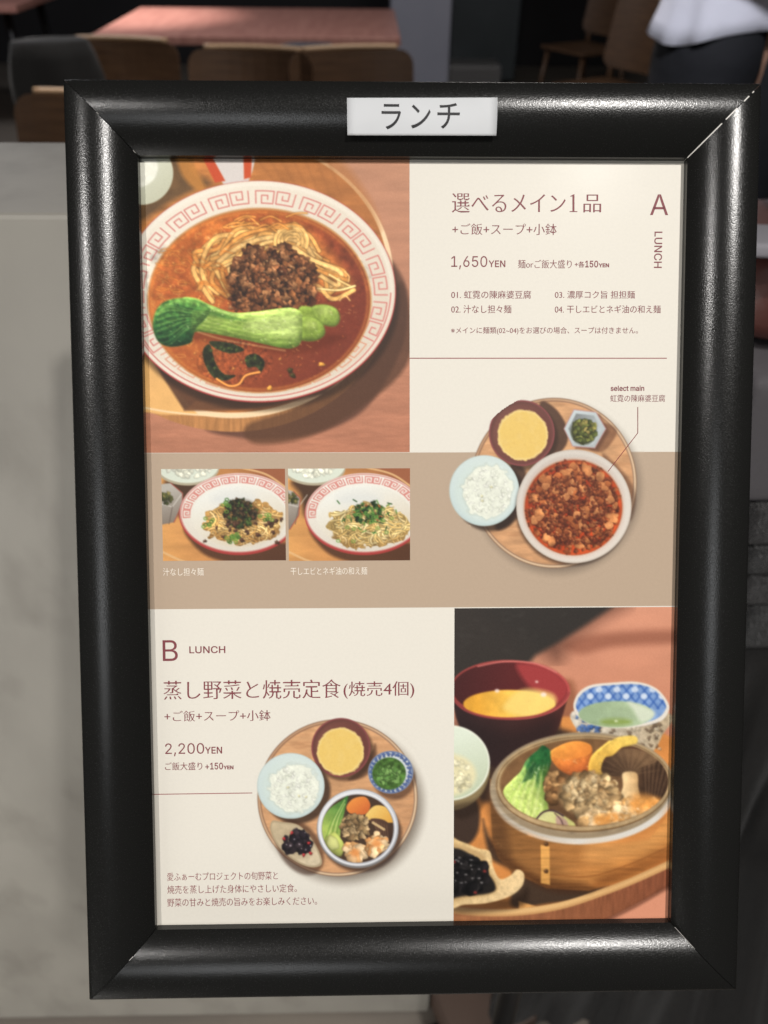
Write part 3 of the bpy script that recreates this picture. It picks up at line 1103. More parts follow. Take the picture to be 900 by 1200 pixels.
def meander(cv, cx, cy, rxo, ryo, rxi, ryi, n, w, col, a0=0.0, alpha=1.0, arange=(0, 2 * PI), own=None, fade=None):
    th = np.linspace(0, 2 * PI, 721)
    rx, ry = (rxo + rxi) / 2, (ryo + ryi) / 2
    L = np.concatenate([[0], np.cumsum(np.hypot(np.diff(rx * np.cos(th)), np.diff(ry * np.sin(th))))])
    tot = L[-1]
    unit = [(0.0, 1), (0.0, 0), (0.46, 0), (0.46, 1), (0.15, 1), (0.15, 0.36), (0.31, 0.36), (0.31, 0.68)]
    for b in range(n):
        base = b / n * tot
        for mir in (0, 1):
            pts = []
            u = unit if not mir else [(1 - s_, 1 - t_) for s_, t_ in unit]
            dense = []
            for (s0, t0), (s1, t1) in zip(u, u[1:]):
                for k in range(3): dense.append((s0 + (s1 - s0) * k / 3, t0 + (t1 - t0) * k / 3))
            dense.append(u[-1])
            for s_, t_ in dense:
                l = (base + tot / n * 0.84 * s_ + a0 * tot) % tot
                a = np.interp(l, L, th)
                R = rxo + (rxi - rxo) * t_, ryo + (ryi - ryo) * t_
                pts.append((cx + R[0] * math.cos(a), cy + R[1] * math.sin(a)))
            am = np.interp((base + tot / n * 0.43 + a0 * tot) % tot, L, th)
            if arange[0] <= am <= arange[1] or arange[0] <= am - 2 * PI <= arange[1]:
                al = alpha * (fade(am) if fade else 1)
                cv.line(pts, w, col, al, False, 0.5, own)
# ------------------------------------------------------------------ print: the noodle bowl at the top left
def paint_noodle_photo():
    c = Canvas(150, 172, 482, 532, (186, 128, 98), 3)
    A = c.all()
    c.put(A, np.ones((c.h, c.w)), c.mixcol((c.Y - 180) / 350, (194, 142, 112), (174, 118, 92)))
    g = c.noise(A, 26, 4, 0.55, 2.6)
    c.C *= (0.93 + 0.14 * g)[..., None]
    g = c.noise(A, 5, 3, 0.35, 2.2)
    c.C *= (0.94 + 0.12 * g * np.clip((c.Y - 300) / 120, 0.3, 1))[..., None]
    # shadow of the tray on the table
    sh = [(240, 500), (290, 514), (340, 513), (380, 505), (420, 486), (447, 455), (468, 415), (477, 380), (474, 330), (440, 300), (380, 380), (300, 460)]
    c.shadow(c.poly(sh, True), 3.5, 0.62, (66, 44, 36))
    # tray: wall, rim, floor
    c.fill(c.ell(273, 341, 187, 165), (176, 124, 76), 'tray', tex=(7, 26), ax=3.0, ay=0.35)
    c.grad(c.poly([(300, 520), (290, 498), (360, 470), (430, 400), (470, 330), (480, 420), (420, 480), (360, 512)], True), (92, 62, 42), (78, 52, 38), (300, 470), (460, 380), None, 3, 0.75)
    c.fill(c.ell(273, 325, 188, 165), (232, 203, 164), 'tray')
    c.grad(c.ell(272, 323, 183, 160.5), (196, 128, 68), (168, 108, 62), (200, 200), (420, 300), 'tray', tex=(14, 26), ax=0.5, ay=2.0)
    c.fill(c.poly([(150, 395), (175, 420), (205, 455), (232, 486), (190, 486), (150, 480)]), (226, 176, 110), 'tray', 1.2, 1, (18, 10))
    c.fill(c.poly([(168, 400), (182, 428), (216, 481), (262, 480), (310, 476), (380, 462), (430, 420), (440, 330), (300, 430), (230, 430)]), (84, 56, 40), 'tray', 1.6, 0.9, (20, 10))
    c.grad(c.poly([(216, 481), (262, 482), (320, 476), (370, 464), (350, 470), (290, 474), (230, 470)]), (120, 80, 52), (90, 60, 44), (216, 480), (360, 464), None, 1.5, 0.7)
    c.line([(160, 476), (200, 483), (245, 486.5), (300, 484), (352, 472)], 2.2, (236, 208, 166), 0.9, True)
    # dark and lit patches behind the bowl
    c.fill(c.poly([(150, 172), (216, 172), (226, 200), (246, 214), (226, 225), (196, 240), (160, 265), (150, 262)], True), (92, 72, 48), None, 5, 0.85, (12, 14))
    c.fill(c.poly([(206, 178), (222, 186), (240, 218), (232, 224), (214, 206)], True), (196, 132, 62), None, 3, 0.8)
    c.fill(c.poly([(300, 176), (385, 180), (428, 224), (446, 268), (430, 260), (380, 222), (306, 208)], True), (172, 112, 62), None, 5, 0.6, (14, 12))
    for k in range(7):
        x = 250 + 12 * k
        c.line([(300 + 14 * k, 184), (322 + 13 * k, 214 + 3 * k)], 2.5, (150, 96, 54), 0.35, soft=2)
    # small white bowl and the red striped wrapper
    c.grad(c.ell(166, 203, 37, 37), (214, 216, 196), (190, 190, 166), (160, 190), (196, 226), 'small_bowl', 0.8)
    c.fill(c.ell(160, 196, 25, 24), (232, 232, 216), 'small_bowl', 1.5)
    c.mottle(c.ell(160, 196, 25, 24), 6, 0.06)
    c.fill(c.poly([(233, 172), (302, 172), (296, 200), (290, 216), (262, 216), (246, 194)]), (208, 200, 194), 'paper_wrapper', 1)
    c.fill(c.poly([(231, 172), (242, 172), (264, 212), (252, 214)]), (196, 82, 48), 'paper_wrapper', 0.9)
    c.fill(c.poly([(285, 172), (296, 172), (294, 208), (286, 210)]), (198, 84, 46), 'paper_wrapper', 0.9)
    # bowl
    c.shadow(c.ell(306, 352, 162, 130), 4, 0.55)
    c.fill(c.ell(303, 341.6, 161, 130), (176, 66, 64), 'noodle_bowl')
    c.grad(c.ell(303, 341, 160, 129), (226, 217, 200), (206, 194, 176), (230, 230), (440, 430), 'noodle_bowl')
    sl, d = c.ell(303, 341, 160, 129)
    c.put(sl, c.aa(np.abs(d + 4) - 1.6, 2.2) * 0.5, (236, 230, 218))
    meander(c, 303.5, 344.5, 150.5, 121, 135.5, 106.5, 15, 1.25, (198, 104, 98), 0.012, 0.95, (-PI * 1.2, PI * 0.2), 'noodle_bowl')
    meander(c, 303.5, 343, 147, 117, 133, 108, 15, 1.2, (206, 120, 90), 0.012, 0.75, (0.2 * PI, 0.80 * PI), 'noodle_bowl')
    # lower wall and double red line
    c.line([(303 + 155 * math.cos(a), 341 + 124.5 * math.sin(a)) for a in np.linspace(0.02, 3.1, 60)], 1.1, (184, 70, 64), 0.85)
    # soup
    c.fill(c.ell(304, 352, 131.5, 108.5), (188, 132, 78), 'soup', 1.2)
    sp = c.ell(304, 352.5, 129.5, 106.5)
    c.grad(sp, (190, 104, 48), (122, 56, 38), (225, 290), (390, 400), 'soup', 0.8)
    sl, d = sp
    ins = c.aa(d + 2)
    n1 = c.noise(sl, 18, 4, off=3); n2 = c.noise(sl, 5, 3, off=9)
    lt = np.clip((290 - c.X[sl] + (330 - c.Y[sl]) * 0.6) / 140 + 0.45, 0.05, 1)
    c.put(sl, ins * np.clip((n1 - 0.52) * 4, 0, 1) * 0.40 * lt, (224, 142, 62))
    c.put(sl, ins * np.clip((n2 - 0.60) * 5, 0, 1) * 0.38 * lt, (232, 168, 92))
    c.put(sl, ins * np.clip((0.42 - n1) * 4, 0, 1) * 0.2, (120, 48, 26))
    c.put(sl, c.aa(np.abs(d + 2.5) - 1.2, 1.8) * 0.45, (226, 150, 70))
    for _ in range(150):
        a = c.r.random() * 6.283; q = math.sqrt(c.r.random()) * 0.95
        x, y = 304 + 126 * q * math.cos(a), 352 + 103 * q * math.sin(a)
        c.blob(x, y, 0.6 + 1.3 * c.r.random(), (226, 150, 76) if x < 330 else (176, 92, 54), 'soup', 0.3, 20, alpha=0.6)
    # oil eyes at the left and below
    for _ in range(26):
        x, y = 178 + 50 * c.r.random(), 270 + 150 * c.r.random()
        if ((x - 304) / 124) ** 2 + ((y - 352) / 102) ** 2 < 1:
            c.ring(c.ell(x, y, 2 + 4 * c.r.random(), 1.5 + 2.5 * c.r.random()), 0.8, (236, 172, 86), 0.5)
    # noodles
    N = 'noodles'
    c.fill(c.poly([(226, 318), (240, 296), (270, 276), (310, 264), (345, 262), (372, 280), (400, 312), (412, 336), (390, 344), (350, 330), (300, 330), (262, 342), (236, 338)], True), (196, 124, 62), N, 7, 0.8, (6, 34))
    for k in range(40):
        t = c.r.random(); j = lambda s: c.r.normal() * s
        col = np.array([(218, 160, 88), (226, 174, 102), (204, 140, 72), (230, 184, 116)][k % 4], float) * (0.86 + 0.18 * c.r.random())
        if k < 12:       # hanging left side
            x = 222 + 48 * t
            p = [(x + 16 + j(5), 346 + j(8)), (x + 4 + j(4), 326 + j(6)), (x - 2 + 6 * t + j(4), 308 + j(5)), (x + 16 + j(5), 290 + j(4)), (x + 44 + j(8), 277 + j(4)), (x + 80, 273 + j(6))]
        elif k < 28:     # over the top
            y = 266 + 30 * t
            p = [(256 + j(9), y + 22 + j(5)), (286 + j(6), y + 5 + j(4)), (320 + j(6), y - 4 + j(4)), (350 + j(6), y + 1 + j(4)), (370 + j(7), y + 22 + j(6))]
        else:            # right tail
            y = 298 + 34 * t
            p = [(346 + j(7), y - 6 + j(4)), (370 + j(6), y + 3 + j(4)), (392 + j(6), y + 14 + j(4)), (400 + 12 * t + j(6), y + 28 * (1 - t) + 4 + j(4))]
        c.noodle(p, 4.6 + 1.4 * c.r.random(), col, N, 0.60, 0.95)
    for k in range(5):
        c.noodle([(342 + j(1) + (8 + 2.6 * k) * math.cos(a), 283 + j(1) + (7 + 3.4 * k) * math.sin(a)) for a in np.linspace(2.6, 6.6, 8)], 4.2, np.array((230, 182, 110)) * (0.9 + 0.12 * c.r.random()), N, 0.66, 0.9)
    for k in range(14):
        x, y = 262 + 76 * c.r.random(), 254 + 14 * c.r.random()
        c.noodle([(x, y), (x + 12, y - 3 + j(2)), (x + 24, y + 1 + j(3))], 2.4, (214, 146, 72), N, 0.66, 0.7)
    for k in range(40):
        x, y = 180 + 84 * c.r.random(), 290 + 66 * c.r.random()
        c.noodle([(x, y), (x + 6, y - 2 + 4 * c.r.random()), (x + 13, y + 5 * c.r.random())], 2.0, (206, 124, 52), 'soup', 0.7, 0.45)
    c.noodle([(386, 322), (400, 330), (412, 336)], 2.6, (228, 190, 122), N)
    c.noodle([(372, 338), (396, 340), (416, 335)], 2.6, (232, 198, 134), N)
    for p in ([(398, 352), (404, 346), (410, 352)], [(404, 318), (409, 324), (408, 330)]):
        c.noodle(p, 2.0, (222, 172, 106), N, 0.66, 0.8)
    c.mottle(c.poly([(176, 300), (240, 262), (330, 250), (420, 300), (425, 345), (300, 360), (180, 350)], True), 9, 0.30, off=2)
    c.mottle(c.ell(304, 352, 129, 106), 3, 0.07, off=6)
    # minced meat
    M = [(116, 72, 44), (98, 60, 36), (134, 86, 54), (84, 50, 32), (150, 102, 66), (122, 78, 46)]
    c.shadow(c.ell(319, 336, 54, 37), 6, 0.6, (62, 30, 16))
    for x, y, rx, ry, n in ((300, 345, 30, 20, 90), (345, 345, 24, 22, 80), (290, 322, 22, 20, 70), (322, 330, 40, 32, 170), (352, 322, 18, 20, 60), (330, 302, 26, 14, 70), (298, 302, 14, 12, 34)):
        c.pile(x, y, rx, ry, n // 2, 2.6, 6.0, M, 'minced_meat', 0.6, 18, 0.45, outline=0.45)
    for x, y, rx, ry, n in ((306, 330, 26, 22, 70), (334, 318, 26, 20, 80), (330, 342, 26, 16, 60), (310, 308, 18, 12, 40)):
        c.pile(x, y, rx, ry, n // 2, 2.4, 5.4, M + [(154, 108, 70), (140, 96, 62)], 'minced_meat', 0.6, 34, 0.5, outline=0.42)
    for k in range(26):
        c.blob(268 + 30 * c.r.random(), 336 + 28 * c.r.random(), 1.4 + 1.4 * c.r.random(), M[k % 6], 'minced_meat', 0.5, 15)
    c.mottle(c.ell(319, 329, 54, 40), 12, 0.35, off=4)
    c.mottle(c.ell(319, 329, 54, 40), 2.5, 0.22, off=8)
    # bok choy: leaf, stalk, second piece
    c.shadow(c.poly([(190, 400), (240, 400), (340, 415), (402, 398), (380, 390), (250, 380)], True), 5, 0.5, (90, 36, 16))
    for pts, c0, c1 in (([(350, 362), (366, 360), (376, 364), (378, 384), (374, 396), (360, 399), (350, 394)], (132, 154, 64), (112, 134, 50)),
                        ([(366, 360), (380, 357), (394, 362), (398, 374), (392, 382), (378, 380), (370, 372)], (146, 168, 78), (122, 144, 56)),
                        ([(352, 374), (366, 372), (378, 380), (380, 392), (368, 399), (354, 396)], (150, 172, 80), (124, 148, 58))):
        c.grad(c.poly(pts, True), c0, c1, (370, 358), (366, 398), 'bok_choy', 0.9, 1, (5, 8))
        c.ring(c.poly(pts, True), 1.4, (100, 122, 46), 0.6, 1.2)
        mx_, my_ = sum(p[0] for p in pts) / len(pts), sum(p[1] for p in pts) / len(pts)
        c.shadow(c.ell(mx_ - 2, my_ - 5, 7, 4.5), 4, 0.5, (190, 206, 116))
        c.mottle(c.poly(pts, True), 4, 0.18, off=mx_)
        c.form(c.poly(pts, True), 7, 0.35)
        c.glints(c.poly(pts, True), 6, (222, 230, 170), 0.9)
    stalk = [(212, 352), (228, 349), (246, 357), (272, 366), (300, 365), (330, 361), (344, 361), (353, 367), (354.5, 384), (353, 400), (346, 407), (332, 408), (304, 402), (272, 395), (238, 389), (218, 386)]
    sd = c.poly(stalk, True)
    c.grad(sd, (160, 186, 92), (130, 160, 68), (290, 360), (285, 404), 'bok_choy', 0.8)
    def veins():
        for k in range(15):
            y0, y1 = 352 + 2.4 * k, 362 + 3.0 * k
            c.line([(214, y0), (250, y0 + 6 - 0.1 * k), (296, (y0 + y1) / 2 + 8), (352, y1)], 1.3, (188, 206, 112) if k % 2 else (112, 146, 54), 0.34 + 0.12 * c.r.random(), True, 1.2)
        c.shadow(c.poly([(300, 372), (345, 368), (350, 385), (340, 396), (290, 386)], True), 8, 0.6, (196, 212, 134))
        for k in range(10):       # dark leaf colour running down the top of the stalk
            c.line([(206, 352 + k), (240, 357 + 1.2 * k), (262 + 26 * c.r.random(), 367 + 1.0 * k)], 1.8, (62, 108, 46), 0.4, True, 1.6)
        c.line([(226, 380), (240, 389), (300, 403), (340, 409)], 5, (98, 132, 48), 0.55, True, 3)
        c.line([(240, 358), (280, 369), (330, 363), (346, 363)], 2.0, (206, 222, 140), 0.55, True, 1.4)
    c.clip(sd, veins)
    c.mottle(sd, 9, 0.20, off=1, ax=0.5, ay=1.6)
    c.mottle(sd, 2.4, 0.20, off=3, ax=0.6, ay=1.2)
    c.form(sd, 13, 0.42)
    c.glints(sd, 46, (226, 234, 178), 1.0, 0.55)
    leaf = [(184, 362), (196, 352), (214, 349), (232, 352), (246, 362), (240, 374), (230, 384), (226, 394), (222, 402), (200, 406), (185, 399), (179, 380)]
    ld = c.poly(leaf, True)
    c.grad(ld, (84, 128, 58), (34, 82, 42), (205, 348), (205, 404), 'bok_choy', 1.4, 1, (8, 26))
    def leafv():
        for k in range(16):
            y = 352 + 3.4 * k
            c.line([(180 + c.r.random() * 6, y + 6), (200, y - 1 + 5 * c.r.random()), (222, 362 + 1.5 * k), (250, 366 + 1.3 * k)], 1.1 + c.r.random(), (124, 166, 84) if k % 2 else (24, 64, 34), 0.55, True, 1.0)
        c.shadow(c.poly([(178, 380), (196, 392), (224, 392), (226, 412), (180, 410)], True), 8, 0.5, (22, 62, 34))
        c.line([(186, 368), (196, 357), (218, 352.5), (240, 360)], 3.0, (128, 168, 82), 0.6, True, 1.6)
        for k in range(8):
            c.line([(226, 366 + 3 * k), (248, 362 + 3.4 * k)], 3, (140, 172, 76), 0.35, False, 2.2)
    c.clip(ld, leafv)
    c.mottle(ld, 4, 0.35, off=5)
    c.form(ld, 12, 0.4)
    c.glints(ld, 18, (170, 204, 136), 1.1, 0.5)
    c.line([(232, 389), (262, 398), (300, 405), (334, 411)], 1.6, (214, 174, 126), 0.55, True, 1.1)
    c.glints(c.ell(318, 318, 44, 26), 40, (226, 190, 150), 0.8, 0.55)
    c.glints(c.ell(310, 285, 70, 28), 36, (250, 226, 170), 1.0, 0.5)
    for gx_, gy_, gr in ((228, 282, 60), (240, 330, 50), (360, 420, 60), (400, 370, 30)):
        c.glints(c.ell(gx_, gy_, gr * 0.7, gr * 0.4), 14, (244, 190, 120), 1.0, 0.4)
    # wilted leaves in the soup
    for pts in ([(238, 410), (246, 404), (252, 424), (262, 438), (276, 440), (264, 446), (250, 442), (240, 426)], [(288, 418), (300, 415), (310, 424), (306, 436), (300, 430), (290, 430)], [(246, 400), (270, 402), (286, 410), (270, 414), (252, 408)]):
        c.fill(c.poly(pts, True), (38, 50, 28), 'wilted_leaf', 0.8, 0.92, (5, 30))
    for _ in range(34):
        x, y = 240 + 70 * c.r.random(), 404 + 36 * c.r.random()
        if c.O[int((y - c.y0) * 2), int((x - c.x0) * 2)] == c.own('wilted_leaf'):
            c.blob(x, y, 1.0 + c.r.random(), (84, 100, 50), 'wilted_leaf', 0.4, 30, alpha=0.7)
    c.mottle(c.ell(275, 425, 45, 26), 3, 0.4)
    c.noodle([(254, 444), (268, 452), (280, 450), (288, 440), (304, 436)], 2.8, (226, 150, 76), 'noodles')
    for x, y in ((377, 427), (316, 455), (343, 440), (340, 434)):
        c.blob(x, y, 2.6, (226, 160, 70) if x > 370 or y > 450 else (70, 62, 30), 'soup', 0.3, 30, 1.3)
    c.blur(2)
    c.grain(2.2)
    c.punch(1.10, 0.97)
    return c

# ------------------------------------------------------------------ print: bamboo steamer at the bottom right
def paint_steamer_photo():
    c = Canvas(526, 706, 802, 1100, (206, 142, 114), 5)
    A = c.all()
    c.put(A, np.ones((c.h, c.w)), c.mixcol((c.Y - 710) / 160, (206, 144, 116), (188, 126, 98)))
    c.C *= (0.95 + 0.1 * c.noise(A, 40, 3, 0.6, 1.6))[..., None]
    c.shadow(c.poly([(660, 756), (690, 744), (800, 738), (800, 752), (720, 758), (680, 766)], True), 7, 0.5, (112, 62, 46))
    c.shadow(c.poly([(640, 770), (560, 700), (735, 700), (700, 730), (668, 752), (660, 770)], True), 16, 0.7, (84, 54, 44))
    c.shadow(c.poly([(500, 690), (720, 690), (717, 712), (690, 730), (656, 752), (628, 768), (600, 800), (500, 840)]), 5, 0.96, (50, 47, 44))
    c.put(A, np.clip((c.noise(A, 9, 3, 0.5, 1) - 0.6) * 3, 0, 1) * 0.12 * (c.X + c.Y * 1.3 < 1600), (110, 106, 100))
    c.shadow(c.poly([(645, 812), (672, 800), (676, 860), (640, 880)], True), 6, 0.55, (120, 72, 46))
    # tray floor and shadows
    c.grad(c.poly([(526, 860), (640, 840), (700, 840), (760, 850), (802, 872), (802, 1008), (750, 1030), (690, 1055), (610, 1068), (526, 1062)]), (214, 142, 76), (196, 126, 66), (560, 860), (700, 1060), 'tray', 2, 1, (20, 14), 0.5, 1.6)
    c.fill(c.poly([(526, 938), (552, 928), (562, 950), (560, 975), (548, 990), (526, 992)], True), (58, 46, 40), 'tray', 2.5, 0.95)
    c.shadow(c.poly([(560, 900), (600, 860), (640, 850), (690, 870), (690, 910), (580, 940), (556, 926)], True), 5, 0.9, (58, 44, 38))
    c.fill(c.poly([(566, 960), (580, 990), (640, 1035), (720, 1040), (690, 1052), (640, 1060), (600, 1062), (600, 1020), (575, 1005)], True), (66, 52, 42), 'tray', 3, 0.95)
    c.fill(c.poly([(600, 1038), (612, 1060), (640, 1056), (608, 1056)]), (66, 52, 42), 'tray', 1.5, 0.9)
    c.fill(c.poly([(608, 1056), (628, 1062), (608, 1066)]), (222, 160, 92), 'tray', 1)
    # tray wall and rim
    c.grad(c.poly([(520, 1066), (560, 1070), (610, 1070), (660, 1062), (710, 1046), (750, 1030), (802, 1006), (802, 1028), (770, 1046), (740, 1062), (706, 1080), (690, 1100), (520, 1100)]), (160, 106, 70), (134, 80, 56), (540, 1080), (780, 1030), 'tray', 0.8, 1, (5, 16), 2.2, 0.3)
    c.fill(c.poly([(690, 1100), (706, 1081), (742, 1063), (772, 1046), (802, 1029), (802, 1100)]), (214, 146, 116), 'tabletop', 1.2)
    c.line([(690, 1088), (706, 1081), (742, 1063), (772, 1046), (802, 1029)], 4, (90, 54, 40), 0.6, True, 2)
    c.line([(520, 1064.5), (560, 1069), (610, 1068.5), (660, 1060.5), (710, 1044), (750, 1028), (802, 1004)], 8, (222, 178, 120), 1, True, 0.8, 'tray')
    c.line([(520, 1067.5), (560, 1072), (610, 1071.5), (660, 1063.5), (710, 1047), (750, 1031), (802, 1007)], 2.5, (190, 140, 88), 0.7, True, 1.2)
    # lacquer soup bowl
    body = [(528, 812), (534, 840), (545, 868), (556, 890), (600, 906), (640, 880), (656, 850), (667, 812)]
    c.grad(c.poly(body), (54, 38, 38), (74, 42, 38), (540, 830), (650, 860), 'soup_bowl', 1.2, 1, (30, 8))
    c.shadow(c.poly([(536, 846), (600, 856), (650, 842), (640, 900), (556, 896)], True), 14, 0.65, (40, 30, 30))
    c.grad(c.ell(598, 808.5, 70, 35, 0.03), (150, 66, 62), (196, 96, 88), (540, 800), (660, 800), 'soup_bowl')
    c.grad(c.ell(597.5, 808.5, 67.5, 32.5, 0.03), (74, 36, 36), (92, 40, 40), (540, 800), (600, 800), 'soup_bowl')
    c.fill(c.poly([(606, 778), (640, 782), (664, 800), (664, 816), (650, 826), (630, 812), (616, 800)], True), (160, 62, 62), 'soup_bowl', 3.5, 0.95)
    c.grad(c.ell(597, 825, 54, 16.5), (220, 160, 56), (234, 196, 96), (560, 826), (620, 820), 'soup_bowl', 1.0, 1, (10, 12))
    c.fill(c.poly([(590, 830), (612, 808), (646, 812), (650, 826), (620, 840)], True), (236, 206, 118), None, 3, 0.75)
    c.line([(529, 818), (545, 832), (570, 840), (600, 842), (632, 838), (656, 826), (667, 812)], 2.6, (150, 66, 64), 1, True, 0.9)
    for p, q in (((582.5, 809.5), 2.0), ((637, 814), 2.6), ((629, 799), 1.2)):
        c.shadow(c.ell(*p, q * 1.3, q), 1.6, 0.85, (236, 216, 206))
    c.line([(560, 781), (590, 775.5), (625, 777), (652, 788)], 1.6, (206, 120, 112), 0.8, True)
    # blue and white cup
    c.grad(c.poly([(675, 832), (680, 862), (690, 880), (720, 890), (760, 884), (776, 862), (782, 835)], True), (196, 188, 174), (176, 158, 130), (680, 850), (770, 850), 'patterned_cup', 0.9, 1, (4, 20))
    for _ in range(60):
        x, y = 700 + 78 * c.r.random(), 846 + 34 * c.r.random()
        c.blob(x, y, 1.2 + 1.8 * c.r.random(), (104, 84, 66) if c.r.random() < .6 else (206, 192, 168), 'patterned_cup', 0.5, 0, alpha=0.6)
    for _ in range(24):
        x, y = 677 + 24 * c.r.random(), 840 + 22 * c.r.random()
        c.blob(x, y, 1.6 + 1.8 * c.r.random(), (70, 104, 164), 'patterned_cup', 0.5, 0, alpha=0.7)
    rim = c.poly([(672, 826), (678, 812), (692, 803), (716, 800), (746, 799), (768, 806), (781, 820), (784, 832), (774, 845), (746, 852), (716, 853), (690, 848), (676, 838)], True)
    c.fill(rim, (216, 208, 196), 'patterned_cup')
    inn = c.poly([(675, 826), (681, 814), (694, 806), (716, 803), (746, 802), (766, 808), (778, 821), (780, 831), (770, 842), (745, 849), (716, 850), (692, 845), (679, 836)], True)
    c.fill(inn, (122, 152, 198), 'patterned_cup', 0.7, 1, (6, 16))
    def lat():
        for k in range(-2, 12):
            x = 676 + 10.5 * k
            c.line([(x, 802), (x + 22, 830)], 2.4, (50, 88, 160), 0.6, soft=1.0)
            c.line([(x + 22, 802), (x, 830)], 2.4, (50, 88, 160), 0.6, soft=1.0)
        for k in range(12):
            c.shadow(c.ell(681 + 10.5 * k, 808 + (k % 2) * 8, 4.0, 3.6), 1.6, 0.8, (214, 222, 230))
    c.clip(inn, lat)
    c.grad(c.ell(722, 837, 44, 15.5), (146, 166, 132), (168, 186, 150), (690, 838), (750, 838), 'patterned_cup', 1.0, 1, (8, 8))
    c.fill(c.poly([(736, 822), (764, 832), (766, 840), (752, 846), (742, 832)], True), (206, 212, 192), None, 2.5, 0.85)
    c.fill(c.ell(722, 846, 18, 4), (128, 148, 62), None, 3, 0.7)
    c.shadow(c.ell(722, 845, 2, 1.4), 1.2, 0.7, (216, 224, 190))
    # rice bowl
    c.fill(c.ell(526, 902, 48, 48), (136, 118, 84), 'rice_bowl', 1.0)
    c.shadow(c.poly([(530, 945), (560, 935), (574, 910), (566, 945), (540, 960)], True), 4, 0.5)
    c.grad(c.ell(527, 894, 47, 44), (210, 218, 200), (182, 192, 164), (540, 860), (560, 930), 'rice_bowl', 0.9)
    c.ring(c.ell(527, 894, 46, 43), 1.6, (226, 228, 212), 0.9)
    c.fill(c.ell(524, 908, 34, 25), (216, 208, 168), 'rice_bowl', 3)
    c.pile(522, 908, 32, 22, 60, 2, 4, [(224, 217, 180), (212, 204, 164), (230, 224, 190)], 'rice_bowl', 0.4, 0, 0.06, outline=0.0)
    c.mottle(c.ell(522, 908, 32, 22), 3, 0.10, off=1)
    # steamer body
    bodyp = [(574, 912), (575, 950), (577, 987), (584, 1006), (604, 1024), (641, 1041), (690, 1044), (740, 1028), (786, 1003), (802, 996), (802, 930), (760, 985), (690, 990), (620, 980)]
    c.grad(c.poly(bodyp), (128, 88, 50), (188, 126, 66), (590, 970), (740, 1010), 'bamboo_steamer', 0.9, 1, (9, 12), 0.35, 1.6)
    c.shadow(c.poly([(574, 985), (590, 1012), (641, 1043), (690, 1046), (690, 1036), (640, 1030), (600, 1008)], True), 6, 0.6, (70, 40, 22))
    c.shadow(c.poly([(700, 1042), (740, 1028), (800, 1000), (800, 985), (740, 1012), (700, 1030)], True), 7, 0.5, (110, 60, 28))
    c.shadow(c.poly([(572, 930), (590, 960), (600, 1015), (580, 1000)], True), 7, 0.55, (84, 56, 34))
    c.line([(640, 1024), (690, 1027), (740, 1012), (800, 984)], 1.2, (120, 70, 34), 0.6, True, 1)
    c.fill(c.poly([(633, 990), (644, 992), (644.5, 1037), (633.5, 1035)]), (208, 152, 82), 'bamboo_steamer', 0.8, 1, (8, 12))
    for y in (988, 1020):
        c.blob(640, y + 1, 2.4, (96, 66, 40), 'bamboo_steamer', 0.1, 60)
    c.line([(633, 990), (633.5, 1035)], 1, (120, 78, 40), 0.7)
    # top lip
    c.fill(c.ell(682, 922, 108, 64, -0.03), (150, 132, 106), 'bamboo_steamer', 1)
    sl, d = c.ell(683, 925, 108, 63, -0.03)
    ang = np.arctan2(c.Y[sl] - 925, c.X[sl] - 683)
    c.put(sl, c.aa(np.abs(d + 2) - 3.4, 1.1) * np.clip(np.sin(ang) * 2.0 + 0.25, 0.2, 1) * np.clip(0.62 + 0.5 * np.cos(ang - 0.9), 0.35, 1), (208, 203, 194))
    sl, d = c.ell(684, 918, 103, 57, -0.02)
    c.fill((sl, d), (142, 112, 76), 'bamboo_steamer', 0.8)
    c.ring(c.ell(684, 917, 101, 54, -0.02), 4.5, (176, 150, 112), 0.95)
    c.ring(c.ell(684, 919, 102, 55.5, -0.02), 1.4, (98, 74, 48), 0.6)
    inner = c.ell(685, 917, 98, 51, -0.02)
    c.fill(inner, (120, 88, 58), 'bamboo_steamer', 1)
    def food():
        c.fill(c.ell(690, 935, 92, 45), (96, 70, 48), None, 10, 0.8)
        # right dark mushroom
        c.grad(c.poly([(742, 880), (760, 878), (784, 896), (788, 926), (776, 942), (756, 944), (746, 920)], True), (92, 68, 50), (58, 42, 32), (745, 900), (785, 930), 'mushroom', 1.2)
        for k in range(12):
            c.line([(752 + 3.0 * k, 882 + 1.4 * k), (756 + 1.4 * k, 940)], 1, (126, 98, 76) if k % 2 else (44, 32, 26), 0.6, soft=0.8)
        # bok choy
        whole = [(590, 926), (600, 914), (610, 904), (616, 892), (624, 884), (632, 878), (637, 874), (646, 882), (645, 896), (641, 910), (641, 930), (643, 950), (647, 962), (630, 967), (608, 955), (594, 941)]
        wd = c.poly(whole, True)
        sl, d = wd
        t = (c.Y[sl] - 884) / 44 - (c.X[sl] - 618) / 60 + (c.noise(sl, 6, 3, 1.6, 0.6) - 0.5) * 0.7
        t = np.clip(t, 0, 1); t = t * t * (3 - 2 * t)
        col = c.mixcol(t, (34, 88, 50), (186, 206, 112))
        u = np.clip((c.Y[sl] - 925) / 40, 0, 1)[..., None]
        c.put(sl, c.aa(d, 0.9), col + u * (np.array((206, 216, 132.0)) - col) * 0.7, 'bok_choy')
